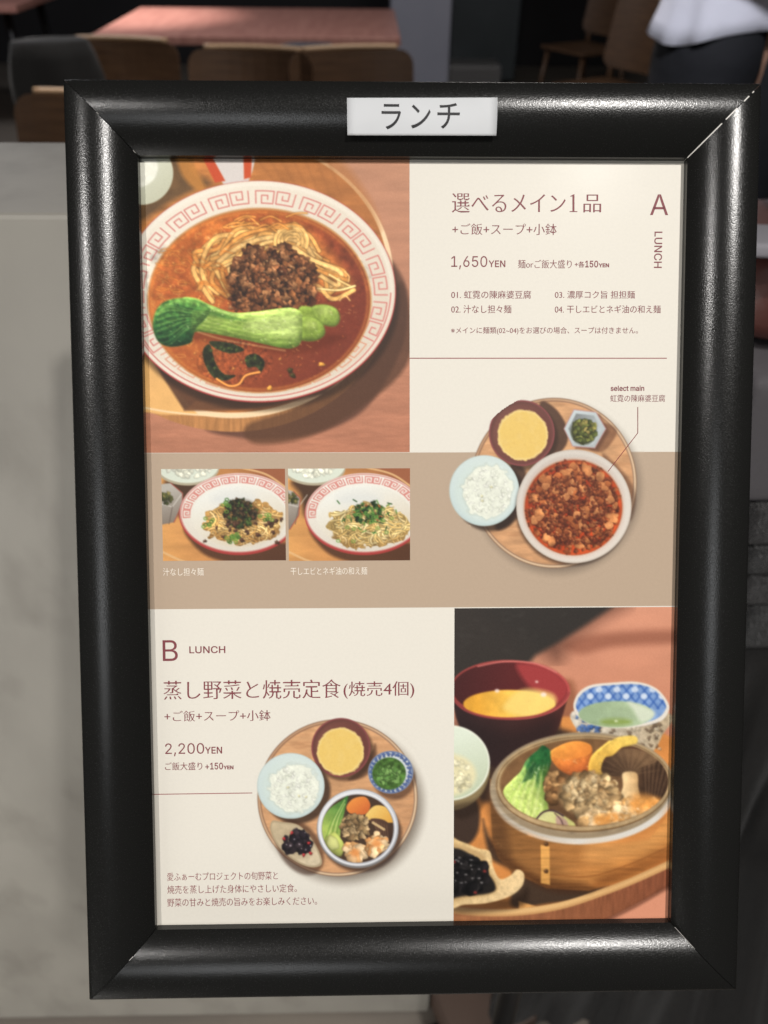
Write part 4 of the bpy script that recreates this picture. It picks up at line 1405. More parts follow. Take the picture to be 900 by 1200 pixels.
        def vein():
            for k in range(12):
                x0_, x1_ = 596 + 4.2 * k, 618 + 2.6 * k
                c.line([(x0_, 958 - 2 * abs(6 - k)), (x0_ + 5, 930), (x1_, 902), (632 + 1.2 * k, 880)], 1.1, (224, 232, 168) if k % 2 else (120, 160, 62), 0.42, True, 1.0)
            for k in range(6):
                c.line([(640, 880 + k), (632 - 1.5 * k, 896), (622 - 2 * k, 912 + k)], 1.6, (20, 66, 38), 0.5, True, 1.2)
            c.shadow(c.poly([(634, 905), (646, 905), (648, 962), (638, 960)], True), 4, 0.45, (110, 140, 56))
        c.clip(wd, vein)
        c.mottle(wd, 3.5, 0.16, off=4)
        c.form(wd, 9, 0.35)
        c.glints(wd, 22, (236, 242, 200), 0.9, 0.6)
        # carrot
        c.grad(c.poly([(644, 884), (656, 874), (676, 869), (692, 874), (694, 888), (690, 904), (676, 910), (656, 902)], True), (232, 152, 66), (206, 106, 54), (660, 872), (672, 908), 'carrot', 0.9, 1, (10, 8))
        cd = c.poly([(644, 884), (656, 874), (676, 869), (692, 874), (694, 888), (690, 904), (676, 910), (656, 902)], True)
        c.form(cd, 12, 0.34)
        c.mottle(cd, 5, 0.14, off=8)
        c.glints(cd, 12, (252, 214, 160), 1.0, 0.5)
        # pumpkin
        c.grad(c.poly([(690, 906), (692, 888), (706, 874), (722, 864), (744, 863), (746, 872), (732, 876), (720, 888), (712, 902), (700, 910)], True), (230, 196, 96), (214, 166, 72), (720, 864), (700, 906), 'pumpkin', 0.9, 1, (5, 14))
        pd_ = c.poly([(690, 906), (692, 888), (706, 874), (722, 864), (744, 863), (746, 872), (732, 876), (720, 888), (712, 902), (700, 910)], True)
        c.form(pd_, 7, 0.34)
        c.glints(pd_, 8, (252, 236, 180), 0.9, 0.5)
        # mushroom with gills
        c.grad(c.poly([(706, 906), (708, 890), (722, 878), (744, 876), (764, 882), (770, 892), (752, 900), (748, 908), (730, 910)], True), (122, 94, 68), (70, 52, 40), (740, 880), (715, 905), 'mushroom', 0.9)
        for k in range(26):
            a = 2.5 + 3.6 * k / 25
            c.line([(737 + 8 * math.cos(a), 908 + 6 * math.sin(a)), (737 + 36 * math.cos(a), 908 + 29 * math.sin(a))], 0.8, (146, 116, 86) if k % 2 else (70, 52, 40), 0.34, soft=0.9)
        c.line([(708, 892), (722, 879), (744, 876.5), (766, 884)], 2.2, (92, 62, 46), 0.9, True, 0.8)
        c.grad(c.poly([(730, 906), (746, 906), (748, 922), (750, 938), (738, 942), (724, 940), (730, 922)], True), (230, 198, 148), (196, 156, 106), (730, 920), (750, 920), 'mushroom', 0.9, 1, (5, 8))
        # meat and small brown mushrooms
        c.pile(650, 924, 9, 18, 26, 3.5, 6, [(150, 112, 72), (120, 86, 54), (176, 136, 90)], 'shimeji_mushroom', 0.25, 20, 0.35)
        c.fill(c.ell(690, 931, 34, 24), (150, 122, 84), 'steamed_meat', 4)
        c.pile(690, 930, 32, 22, 70, 4.5, 8.5, [(176, 146, 102), (190, 160, 116), (158, 128, 88), (200, 174, 130), (144, 112, 74)], 'steamed_meat', 0.4, 12, 0.42, outline=0.26)
        c.pile(690, 928, 28, 19, 46, 2.0, 4.5, [(186, 158, 114), (204, 180, 138), (166, 136, 96)], 'steamed_meat', 0.5, 12, 0.35, outline=0.18)
        c.mottle(c.ell(690, 930, 36, 26), 4, 0.16, off=7)
        # shumai
        c.fill(c.ell(705, 963, 27, 13), (224, 184, 130), 'dumpling', 3)
        c.fill(c.ell(748, 951, 29, 16), (228, 184, 126), 'dumpling', 3)
        c.pile(705, 962, 24, 10, 60, 3, 6.5, [(228, 190, 138), (234, 202, 156), (222, 176, 118)], 'dumpling', 0.35, 14, 0.2, outline=0.08)
        c.pile(748, 950, 26, 13, 80, 3, 7, [(232, 190, 134), (236, 206, 160), (228, 172, 106)], 'dumpling', 0.35, 14, 0.2, outline=0.08)
        for x, y, r in ((706, 962, 7), (752, 942, 11), (766, 942, 8), (718, 958, 6)):
            c.shadow(c.ell(x, y, r * 1.4, r), r * 0.6, 0.85, (232, 158, 80))
        for _ in range(60):
            c.blob(690 + 82 * c.r.random(), 942 + 28 * c.r.random(), 1.2, (240, 218, 178), None, 0.3, 0, alpha=0.4, outline=0)
        c.mottle(c.poly([(680, 955), (740, 935), (775, 940), (770, 968), (690, 976)], True), 7, 0.22, off=2)
        c.blur(2, c.win(640, 900, 790, 975))
        c.glints(c.ell(690, 928, 30, 20), 26, (232, 214, 178), 1.0, 0.5)
        c.glints(c.ell(735, 955, 40, 12), 26, (252, 238, 208), 1.1, 0.55)
        c.shadow(c.ell(690, 930, 36, 26), 6, 0.22, (184, 152, 108))
        # aubergine / courgette slice
        c.grad(c.poly([(628, 962), (636, 952), (650, 950), (664, 958), (674, 966), (670, 974), (640, 974)], True), (206, 204, 142), (184, 180, 112), (640, 955), (660, 972), 'courgette_slice', 0.9)
        c.line([(627, 962), (636, 952), (648, 950), (660, 956)], 2.0, (70, 48, 56), 1, True, 0.8)
        c.fill(c.poly([(652, 956), (664, 962), (666, 976), (654, 976)], True), (172, 134, 130), 'courgette_slice', 1.2, 0.8)
        c.line([(650, 953), (658, 962), (662, 976)], 1.4, (84, 60, 60), 0.8, True)
    c.clip(inner, food)
    # taller food stands over the rim at the back
    c.grad(c.poly([(700, 884), (712, 872), (724, 864), (744, 862.5), (746, 871), (730, 875), (716, 886)], True), (230, 196, 96), (216, 172, 78), (720, 862), (712, 884), 'pumpkin', 0.9, 1, (5, 14))
    c.grad(c.poly([(622, 889), (629, 881), (636, 874), (645, 882), (643, 893), (632, 896)], True), (30, 82, 46), (46, 102, 52), (638, 876), (628, 896), 'bok_choy', 1.4, 0.9, (4, 26))
    c.grad(c.poly([(646, 884), (658, 873), (676, 868.5), (692, 873), (690, 884), (664, 890)], True), (234, 156, 70), (228, 138, 62), (660, 870), (672, 890), 'carrot', 0.9)
    c.mottle(c.poly(bodyp), 40, 0.12, off=3)
    bsl, bd = c.poly(bodyp)
    fib = c.noise(bsl, 3.2, 3, 0.10, 1.6)
    c.C[bsl] = np.clip(c.C[bsl] * (1 + (c.aa(bd) * (fib - 0.5) * 0.26))[..., None], 0, 252)
    c.shadow(c.poly([(690, 990), (740, 985), (785, 965), (780, 985), (740, 1004), (690, 1010)], True), 10, 0.35, (226, 170, 104))
    c.mottle(c.ell(684, 920, 104, 58), 10, 0.14, off=5)
    # spoon-shaped dish with black beans
    dish = [(520, 984), (540, 986), (560, 994), (574, 998), (578, 1016), (586, 1030), (598, 1026), (606, 1019), (614, 1024), (612, 1038), (598, 1050), (572, 1058), (545, 1060), (520, 1060)]
    c.shadow(c.poly([(530, 1050), (600, 1052), (618, 1040), (612, 1062), (560, 1070), (530, 1068)], True), 5, 0.6)
    c.grad(c.poly(dish, True), (206, 176, 124), (226, 196, 146), (540, 990), (600, 1040), 'spoon_dish', 0.9, 1, (4, 16))
    c.fill(c.poly([(520, 990), (544, 992), (566, 1002), (572, 1018), (582, 1034), (580, 1046), (550, 1052), (520, 1052)], True), (188, 156, 108), 'spoon_dish', 2)
    for _ in range(120):
        c.blob(530 + 60 * c.r.random(), 988 + 66 * c.r.random(), 0.6, (170, 138, 96), None, 0.3, 0, alpha=0.25, outline=0)
    c.fill(c.poly([(515, 1000), (534, 994), (552, 1002), (566, 1016), (580, 1036), (576, 1046), (545, 1050), (515, 1050)], True), (38, 34, 32), 'black_beans', 1.5)
    c.pile(544, 1026, 27, 20, 60, 4, 6.5, [(32, 29, 29), (40, 37, 37), (26, 24, 25)], 'black_beans', 0.15, 0, 0.5, outline=0.5)
    for _ in range(20):
        x, y = 544 + c.r.normal() * 13, 1027 + c.r.normal() * 11
        c.shadow(c.ell(x, y, 0.9 + 1.2 * c.r.random(), 0.7 + 0.6 * c.r.random()), 1.2, 0.65, (170, 166, 164))
    for x, y in ((568, 1021), (557, 1046), (532, 1010)):
        c.shadow(c.ell(x, y, 2, 1.6), 1.2, 0.75, (160, 56, 50))
    c.blur(3)
    c.grain(2.2)
    c.punch(1.09, 0.95)
    return c

# ------------------------------------------------------------------ print: the two small photos
def paint_small(x0, cx, kind):
    c = Canvas(x0 - 3, 545, x0 + 149, 661, (182, 126, 76), 7 + kind)
    A = c.all()
    c.put(A, np.ones((c.h, c.w)), c.mixcol((c.X - x0) / 140, (206, 150, 88), (160, 104, 62)))
    c.C *= (0.90 + 0.2 * c.noise(A, 16, 3, 0.5, 2.2))[..., None]
    c.fill(c.poly([(x0 + 96, 545), (x0 + 150, 545), (x0 + 150, 585), (x0 + 130, 565)], True), (150, 92, 62), None, 2)
    c.line([(x0 + 92, 548), (x0 + 122, 556), (x0 + 146, 572)], 2.2, (216, 176, 124), 0.9, True)
    c.line([(x0 - 3, 645), (x0 + 20, 656), (x0 + 40, 662)], 2.5, (216, 176, 124), 0.8, True)
    c.shadow(c.poly([(cx - 64, 618), (cx - 40, 650), (cx + 10, 662), (cx + 70, 662), (cx + 70, 640), (cx - 10, 630)], True), 3, 0.85, (72, 44, 28))
    c.shadow(c.poly([(x0 + 6, 563), (x0 + 70, 562), (x0 + 60, 575), (x0 + 36, 590), (x0 + 20, 605), (x0 + 14, 580)], True), 5, 0.85, (54, 36, 26))
    rx = x0 + 30
    c.fill(c.ell(rx, 548, 37, 21), (170, 160, 136), 'rice_bowl')
    c.fill(c.ell(rx, 546, 36, 20), (206, 212, 196), 'rice_bowl')
    c.pile(rx + 2, 548, 26, 11, 50, 2, 3.5, [(228, 228, 208), (218, 218, 198), (234, 234, 216)], 'rice_bowl', 0.3, 0, 0.1, outline=0.05)
    # faceted cup at the left
    hexa = [(x0 - 6, 568), (x0 + 10, 566), (x0 + 24, 578), (x0 + 24, 590), (x0 + 14, 612), (x0 - 6, 616)] if kind == 0 else [(x0 - 6, 572), (x0 + 6, 576), (x0 + 14, 584), (x0 + 12, 604), (x0 + 2, 620), (x0 - 6, 624)]
    c.grad(c.poly(hexa), (176, 170, 160), (128, 116, 104), (x0, 575), (x0 + 14, 612), 'faceted_cup', 0.7)
    c.line([(x0 - 4, 590), (x0 + 12, 594), (x0 + 22, 580)], 1, (206, 200, 190), 0.8)
    c.line([(x0 + 12, 594), (x0 + 8, 614)], 1, (96, 84, 74), 0.8)
    c.line(hexa[1:5], 1.2, (156, 74, 60), 0.8)
    c.pile(x0 + 3, 584, 9, 6, 14, 2, 3, [(92, 92, 52), (70, 74, 40), (120, 112, 66)], 'faceted_cup')
    # bowl
    c.fill(c.ell(cx, 602.5, 70, 48), (164, 60, 56), 'noodle_bowl')
    c.grad(c.ell(cx, 601, 69, 46.5), (226, 224, 214), (206, 198, 184), (cx, 560), (cx, 645), 'noodle_bowl')
    meander(c, cx, 602, 65.5, 43.5, 57.5, 36.5, 15, 1.0, (192, 84, 76), 0.02, 0.9, (-PI * 1.12, PI * 0.12), 'noodle_bowl')
    c.grad(c.ell(cx, 605, 56, 36), (222, 222, 214), (206, 194, 172), (cx - 20, 575), (cx, 640), 'noodle_bowl', 1.5)
    c.fill(c.ell(cx - 6, 585, 26, 9), (206, 208, 204), None, 6, 0.7)
    c.ring(c.ell(cx, 601.5, 68, 45.5), 1.0, (178, 70, 64), 0.7)
    mx, my = (cx + 5, 612) if kind == 0 else (cx + 5, 616)
    base = [(224, 178, 104), (232, 192, 122), (212, 162, 92), (236, 202, 140)] if kind == 0 else [(224, 192, 122), (232, 204, 138), (212, 178, 108), (238, 214, 156)]
    sl2, d2 = c.ell(mx, my, 47 if kind == 0 else 49, 26, 0, 8)
    sd2 = (sl2, d2 + (c.noise(sl2, 7, 2) - 0.5) * 13)
    def tangle():
        c.fill(sd2, np.array(base[2], float) * 0.82, 'noodles', 1)
        for k in range(190):
            a = c.r.random() * 6.283; q = math.sqrt(c.r.random())
            x, y = mx + 44 * q * math.cos(a), my + 24 * q * math.sin(a)
            R = 6 + 16 * c.r.random(); a0 = c.r.random() * 6.28; sw = 0.7 + 1.2 * c.r.random()
            p = [(x + R * (math.cos(a0 + sw * t) - math.cos(a0 + sw / 2)), y + 0.62 * R * (math.sin(a0 + sw * t) - math.sin(a0 + sw / 2))) for t in np.linspace(0, 1, 6)]
            c.noodle(p, 1.5 + 0.5 * c.r.random(), np.array(base[k % 4], float) * (0.9 + 0.14 * c.r.random()), 'noodles', 0.74, 0.85)
        c.shadow(c.poly([(mx - 48, my + 8), (mx, my + 22), (mx + 48, my + 8), (mx + 40, my + 30), (mx - 40, my + 30)], True), 8, 0.4, (120, 80, 40))
        c.mottle(sd2, 8, 0.3)
    c.clip(sd2, tangle)
    if kind == 0:
        c.shadow(c.ell(mx - 2, my - 10, 22, 17), 3, 0.5, (60, 40, 20))
        c.pile(mx - 3, my - 11, 19, 16, 120, 1.2, 2.6, [(58, 50, 32), (42, 48, 28), (74, 56, 38), (62, 80, 38)], 'minced_meat', 0.4, 40, 0.5)
        for _ in range(26):
            x, y = mx - 46 + 92 * c.r.random(), my - 6 + 30 * c.r.random()
            c.blob(x, y, 1.5 + 1.5 * c.r.random(), (84, 56, 40), 'minced_meat', 0.4, 30)
        for gx, gy in ((mx - 40, my + 2), (mx - 14, my + 20), (mx - 8, my + 16), (mx - 18, my - 22), (mx + 30, my - 6)):
            for _ in range(7):
                c.ring(c.ell(gx + c.r.normal() * 4, gy + c.r.normal() * 3, 2.0, 1.6), 1.1, (104, 146, 60) if c.r.random() < .6 else (62, 104, 44), 0.95)
    else:
        c.pile(mx + 2, my - 15, 20, 12, 60, 1.2, 2.4, [(46, 74, 36), (34, 58, 30), (66, 100, 46), (150, 92, 48)], 'chopped_greens', 0.4, 30, 0.5)
        for _ in range(46):
            x, y = mx + c.r.normal() * 17, my - 13 + c.r.normal() * 9
            th = c.r.random() * 3.14
            c.line([(x, y), (x + 5 * math.cos(th), y + 4 * math.sin(th))], 1.3, [(54, 96, 44), (88, 134, 60), (36, 66, 34)][c.r.integers(3)], 0.95, own='chopped_greens')
        for _ in range(20):
            c.ring(c.ell(mx + c.r.normal() * 22, my - 8 + c.r.normal() * 10, 2.0, 1.5), 1.0, (104, 148, 66), 0.9)
    c.blur(1)
    c.grain(2)
    c.punch(1.06, 0.98)
    return c

# ------------------------------------------------------------------ print: the cut-out trays
def round_soup(c, cx, cy, r, sx, sy, sr, own='soup_bowl'):
    c.shadow(c.ell(cx + 4, cy + 5, r, r), 3, 0.6, (44, 28, 20))
    c.fill(c.ell(cx, cy, r, r), (112, 54, 54), own)
    c.grad(c.ell(cx, cy, r - 1.2, r - 1.2), (92, 56, 48), (120, 72, 66), (cx - r, cy - r), (cx + r, cy + r), own, 1)
    c.grad(c.ell(cx + 0.5, cy + 1, r * 0.9, r * 0.9), (116, 72, 62), (98, 52, 48), (cx - r, cy), (cx + r, cy + r), own, 2)
    c.ring(c.ell(cx, cy, r - 0.8, r - 0.8), 1.3, (140, 76, 76), 0.8)
    sd = c.ell(sx, sy, sr, sr)
    sl, d = sd
    d2 = d + (c.noise(sl, 4, 2) - 0.5) * 2.4
    c.put(sl, c.aa(d2, 1), (226, 192, 106), own)
    n = c.noise(sl, 7, 4); n2 = c.noise(sl, 2.6, 2, off=5)
    c.put(sl, c.aa(d2 + 1) * np.clip((n - 0.45) * 3, 0, 1) * 0.5, (228, 198, 124))
    c.put(sl, c.aa(d2 + 1) * np.clip((n2 - 0.55) * 4, 0, 1) * 0.2, (212, 172, 90))
    c.put(sl, c.aa(np.abs(d2 + 1) - 1.2, 1) * 0.5, (236, 214, 150))

def round_rice(c, cx, cy, rx, ry, dx, dy):
    c.shadow(c.ell(cx + 7, cy + 6, rx, ry), 3, 0.75, (40, 28, 22))
    c.fill(c.ell(cx, cy, rx, ry), (176, 190, 186), 'rice_bowl')
    c.grad(c.ell(cx, cy - 0.3, rx - 0.8, ry - 0.8), (204, 216, 212), (190, 206, 204), (cx, cy - ry), (cx, cy + ry), 'rice_bowl', 1)
    c.grad(c.ell(cx + 1, cy + 1, rx * 0.86, ry * 0.86), (198, 212, 206), (214, 224, 218), (cx - rx, cy), (cx + rx, cy), 'rice_bowl', 3)
    sl, d = c.ell(cx + dx, cy + dy, rx * 0.72, ry * 0.74)
    d2 = d + (c.noise(sl, 6, 3) - 0.5) * 9
    c.put(sl, c.aa(d2 - 1.5, 2) * 0.5, (176, 184, 170))
    c.put(sl, c.aa(d2, 1), (226, 229, 214), 'rice_bowl')
    c.mottle(c.ell(cx + dx, cy + dy, rx * 0.7, ry * 0.7), 3.2, 0.06, off=2)
    c.mottle(c.ell(cx + dx, cy + dy, rx * 0.7, ry * 0.7), 9, 0.05, off=4)
    for _ in range(90):
        a = c.r.random() * 6.283; q = math.sqrt(c.r.random()) * 0.66
        c.blob(cx + dx + rx * q * math.cos(a), cy + dy + ry * q * math.sin(a), 0.9 + 0.7 * c.r.random(), [(232, 234, 220), (220, 224, 206), (238, 239, 228)][c.r.integers(3)], None, 0.3, 0, 1.8, c.r.random() * 3, 0.6, 0.12, 0.06)
    for _ in range(3):
        c.blob(cx + dx + c.r.normal() * 9, cy + dy + 5 + c.r.normal() * 8, 1.4, (206, 196, 140), None, 0.3, 0, alpha=0.6, outline=0)

def tray_base(c, cx, cy, rx, ry, shx, shy):
    s1 = c.ell(cx + shx, cy + shy, rx - 2, ry - 2, 0, 16)
    sl, d = s1
    f = np.clip(0.5 - d / 22, 0, 1); f = f * f * (3 - 2 * f)
    c.put(sl, f * 0.75, (96, 84, 72) )
    c.fill(c.ell(cx, cy, rx, ry), (120, 88, 66), 'tray')
    c.grad(c.ell(cx, cy, rx - 0.8, ry - 0.8), (170, 128, 96), (216, 188, 154), (cx - rx, cy - ry), (cx + rx * 0.3, cy + ry * 0.3), 'tray', 0.8)
    c.ring(c.ell(cx, cy, rx - 4, ry - 4), 1.6, (120, 82, 60), 0.8, 0.9)
    c.grad(c.ell(cx, cy, rx - 4.5, ry - 4.5), (206, 158, 114), (196, 146, 104), (cx - rx, cy - ry), (cx + rx, cy + ry), 'tray', 0.8, 1, (7, 16), 0.45, 1.4)
    sl, d = c.ell(cx, cy, rx - 4.5, ry - 4.5)
    g = c.noise(sl, 6, 3, 0.22, 2.0)
    c.put(sl, c.aa(d) * np.clip((g - 0.55) * 4, 0, 1) * 0.3, (168, 116, 78))

BAND_TOP = (local(168, 530.3, ZP).y + local(798, 530.3, ZP).y) / 2
def paint_tray_a():
    c = Canvas(512, 454, 768, 690, CREAM, 21)
    # the sheet under the cut-out: cream above, beige band below
    pxs, pys = c.X, c.Y
    y_l = project(np.array([local(168, 530.3, Z_CUT).x]), np.array([BAND_TOP]), ZP)[1][0]
    y_r = project(np.array([local(798, 530.3, Z_CUT).x]), np.array([BAND_TOP]), ZP)[1][0]
    c.C[:] = np.where((pys > y_l + (pxs - 168) / 630 * (y_r - y_l))[..., None], np.array(BAND, float), np.array(CREAM, float))
    tray_base(c, 649, 566, 97.2, 99.8, 4, 6)
    c.shadow(c.poly([(632, 474), (650, 478), (664, 500), (664, 520), (650, 535), (635, 532)], True), 2, 0.85, (66, 44, 34))
    c.shadow(c.poly([(694, 510), (708, 496), (723, 506), (708, 528), (690, 526)], True), 2, 0.6, (96, 60, 40))
    c.shadow(c.poly([(706, 532), (736, 560), (745, 585), (738, 610), (725, 580)], True), 3, 0.55, (70, 44, 32))
    c.shadow(c.poly([(598, 545), (616, 552), (612, 575), (600, 612), (580, 616)], True), 3, 0.8, (48, 32, 26))
    round_soup(c, 611.5, 507.5, 38.5, 612.5, 510, 29.5)
    # faceted pickle cup
    hx = [(672.5, 480), (698.5, 483), (710, 502.5), (697, 525), (671, 523), (661, 502.5)]
    c.fill(c.poly([(x + 4, y + 3) for x, y in hx]), (90, 56, 40), 'tray', 2, 0.7)
    c.grad(c.poly(hx), (196, 206, 208), (170, 176, 176), (670, 480), (700, 525), 'pickle_cup', 0.7)
    hi = [(686 + (x - 686) * 0.80, 503 + (y - 503) * 0.80) for x, y in hx]
    c.grad(c.poly(hi), (120, 124, 124), (190, 198, 200), (668, 490), (700, 515), 'pickle_cup', 0.9)
    c.line(hx + hx[:1], 1.2, (176, 130, 128), 0.7)
    c.fill(c.ell(684, 506, 15, 15), (62, 66, 40), 'pickles', 1.5)
    c.pile(685, 505, 13, 13, 60, 2, 4, [(104, 108, 52), (128, 122, 62), (78, 86, 40), (146, 132, 74)], 'pickles', 0.4, 20, 0.45)
    round_rice(c, 567.5, 575, 41, 41.5, 4, 1)
    # mapo tofu plate
    c.shadow(c.ell(671, 597, 67, 66), 3, 0.6, (44, 30, 24))
    c.fill(c.ell(672.5, 593.5, 67.5, 66.5), (186, 174, 160), 'mapo_tofu_plate')
    c.grad(c.ell(672.5, 593, 66.8, 65.8), (198, 190, 180), (214, 204, 192), (640, 540), (700, 650), 'mapo_tofu_plate', 1)
    c.ring(c.ell(672.5, 593, 63.5, 62.5), 3, (222, 214, 204), 0.5, 2)
    c.fill(c.ell(672, 594.5, 58, 56.5), (176, 130, 100), 'mapo_tofu_plate', 1.2)
    c.grad(c.ell(672, 595, 56.8, 55.5), (150, 52, 24), (190, 72, 30), (640, 560), (690, 640), 'mapo_tofu', 0.9, 1, (6, 14))
    c.pile(672, 594, 54.5, 53, 560, 1.4, 3.0, [(104, 60, 34), (82, 44, 28), (126, 74, 42), (92, 40, 24), (146, 92, 54)], 'mapo_tofu', 0.4, 46, 0.5)
    for _ in range(74):
        a = c.r.random() * 6.283; q = math.sqrt(c.r.random()) * 1.0
        x, y = 672 + 49 * q * math.cos(a), 592 + 47 * q * math.sin(a)
        w, h_, th = 2.6 + 2.4 * c.r.random(), 2.2 + 2.0 * c.r.random(), c.r.random() * 3
        P = [(x + (u * w) * math.cos(th) - (v * h_) * math.sin(th), y + (u * w) * math.sin(th) + (v * h_) * math.cos(th)) for u, v in ((-1, -1), (1, -0.9), (1.1, 0.9), (-0.9, 1.1))]
        col = np.array([(206, 142, 86), (190, 118, 66), (220, 162, 104)][c.r.integers(3)], float)
        c.fill(c.poly([(a_ + 0.6, b_ + 1.2) for a_, b_ in P], True), (70, 30, 16), 'mapo_tofu', 0.8, 0.7)
        c.grad(c.poly(P, True), col, col * 0.78, (x, y - h_), (x, y + h_), 'mapo_tofu', 0.6)
    for x, y, r in ((688, 551, 6.5), (718, 606, 6), (644, 632, 6), (680, 638, 5), (664, 553, 5), (652, 574, 5), (632, 600, 5), (628, 583, 4.5), (706, 570, 5)):
        c.blob(x, y, r, (220, 158, 98), 'mapo_tofu', 0.4, 10, 1.2, c.r.random() * 3, 1, 0.25)
    c.mottle(c.ell(672, 595, 55, 54), 9, 0.4, off=2)
    c.pile(672, 596, 44, 42, 240, 1.2, 2.4, [(96, 54, 32), (76, 40, 26), (132, 80, 46)], 'mapo_tofu', 0.4, 50, 0.5)
    c.shadow(c.ell(672, 595, 56, 55), 10, 0.20, (196, 64, 24))
    c.glints(c.ell(672, 595, 52, 50), 60, (246, 196, 140), 0.8, 0.5)
    sl, d = c.ell(672, 595, 56, 55)
    c.put(sl, c.aa(np.abs(d + 1.5) - 1.0, 1.2) * 0.5, (206, 92, 40))
    c.blur(1)
    c.grain(1.6)
    return c

def paint_tray_b():
    c = Canvas(290, 832, 518, 1048, CREAM, 31)
    tray_base(c, 395.5, 935, 93.8, 92, 7, 8)
    c.shadow(c.poly([(425, 898), (436, 880), (440, 872), (441, 892), (428, 910), (408, 914)], True), 2.5, 0.6, (60, 38, 28))
    round_soup(c, 399.5, 876, 34.5, 399, 880.5, 27.5)
    round_rice(c, 340.8, 921, 39.5, 38.5, 4, 3)
    # blue patterned cup with green broth
    c.shadow(c.ell(462, 912, 25, 25), 3, 0.6, (60, 38, 28))
    c.fill(c.ell(457.8, 905, 26.5, 25), (150, 160, 176), 'patterned_cup')
    c.fill(c.ell(457.8, 904.8, 25.3, 24), (206, 212, 216), 'patterned_cup')
    for k in range(26):
        a = 2 * PI * k / 26
        c.blob(457.8 + 22.5 * math.cos(a), 905 + 21.3 * math.sin(a), 2.2, (66, 88, 142), 'patterned_cup', 0.4, 0, alpha=0.85, rim=0.1)
    c.ring(c.ell(457.8, 905, 25.2, 24), 1.4, (72, 92, 140), 0.75)
    c.fill(c.ell(456, 906.5, 19.8, 19), (70, 104, 46), 'patterned_cup', 0.9, 1, (5, 18))
    c.mottle(c.ell(456, 906.5, 19, 18), 4.5, 0.5, off=3)
    c.pile(455, 908, 13, 12, 40, 1.2, 3.0, [(92, 132, 66), (110, 146, 80), (76, 112, 54)], 'patterned_cup', 0.5, 10, 0.15, outline=0.08)
    # oval dish with black beans
    c.shadow(c.ell(351, 993, 24, 36, -0.62), 3, 0.6, (60, 38, 28))
    c.fill(c.poly([(319, 962), (330, 963), (350, 967), (366, 984), (376, 1003), (376, 1014), (362, 1016), (344, 1008), (326, 992), (317, 974)], True), (170, 152, 122), 'spoon_dish')
    c.grad(c.poly([(320, 964), (330, 965), (350, 969), (365, 986), (374, 1003), (374, 1012), (362, 1014), (345, 1006), (328, 991), (319, 974)], True), (190, 172, 140), (206, 190, 160), (330, 966), (365, 1010), 'spoon_dish', 0.9, 1, (5, 10))
    c.fill(c.ell(348, 988, 20, 15, 0.7), (168, 150, 120), None, 5, 0.6)
    c.pile(347, 987, 16, 12, 44, 3, 5, [(44, 36, 40), (34, 28, 34), (56, 46, 50)], 'black_beans', 0.2, 110, 0.4)
    for x, y in ((333, 983), (342, 976), (362, 988), (356, 1002), (364, 1000)):
        c.blob(x, y, 1.8, (168, 50, 52), 'black_beans', 0.3, 30)
    # steamer seen from above
    c.shadow(c.ell(423, 978, 48, 44), 3, 0.7, (50, 34, 28))
    c.fill(c.ell(419.3, 971, 48, 46.5), (122, 118, 116), 'steamer_bowl')
    c.grad(c.ell(419.3, 970, 47.2, 45), (214, 216, 220), (176, 178, 184), (390, 930), (450, 1010), 'steamer_bowl', 0.9)
    c.ring(c.ell(419.3, 971, 44.5, 42.5), 1.6, (236, 236, 236), 0.7)
    inner = c.ell(419.3, 971, 42, 40)
    c.fill(inner, (70, 52, 40), 'steamer_bowl', 0.9)
    def food():
        c.grad(c.poly([(380, 985), (376, 965), (386, 948), (400, 938), (408, 932), (404, 950), (400, 968), (396, 986)], True), (170, 190, 92), (60, 112, 52), (384, 975), (404, 936), 'bok_choy', 0.9, 1, (5, 16))
        for k in range(5):
            c.line([(382 + 3 * k, 982), (390 + 2 * k, 960), (404, 936 + 2 * k)], 1.2, (206, 218, 140) if k % 2 else (90, 132, 56), 0.6, True)
        c.blob(392, 990, 10, (176, 184, 96), 'courgette_slice', 0.15, 20, 1.5, 1.2)
        c.blob(390, 988, 6, (206, 208, 132), 'courgette_slice', 0.15, 0, 1.5, 1.2, rim=0.1)
        c.grad(c.poly([(428, 956), (440, 944), (456, 948), (464, 962), (452, 964), (436, 962)], True), (232, 196, 110), (214, 160, 74), (436, 946), (456, 964), 'pumpkin', 0.8)
        c.grad(c.poly([(406, 946), (414, 936), (428, 934), (434, 944), (428, 954), (412, 954)], True), (226, 140, 66), (200, 104, 52), (412, 938), (424, 954), 'carrot', 0.8)
        c.grad(c.poly([(434, 960), (452, 962), (460, 978), (456, 994), (446, 990), (442, 974)], True), (88, 62, 48), (56, 40, 32), (440, 962), (456, 990), 'mushroom', 0.8)
        for k in range(6):
            c.line([(438 + 3 * k, 962 + k), (446 + 2 * k, 988)], 0.9, (130, 98, 74), 0.6)
        c.line([(437, 964), (450, 972)], 3, (206, 176, 128), 0.9, own='mushroom')
        c.pile(416, 970, 15, 14, 90, 1.8, 4, [(150, 124, 86), (168, 142, 104), (128, 102, 70)], 'steamed_meat', 0.5, 14, 0.4, outline=0.15)
        c.pile(415, 998, 11, 9, 30, 4, 6, [(226, 182, 132), (232, 200, 156), (214, 160, 104)], 'dumpling', 0.35, 10, 0.22, outline=0.08)
        c.pile(440, 990, 12, 10, 34, 4, 6, [(232, 186, 130), (236, 204, 158), (226, 160, 98)], 'dumpling', 0.35, 10, 0.22, outline=0.08)
        for x, y in ((416, 999), (441, 988)):
            c.shadow(c.ell(x, y, 5.5, 4.5), 3, 0.85, (228, 148, 82))
    c.clip(inner, food)
    c.blur(1)
    c.grain(1.6)
    return c
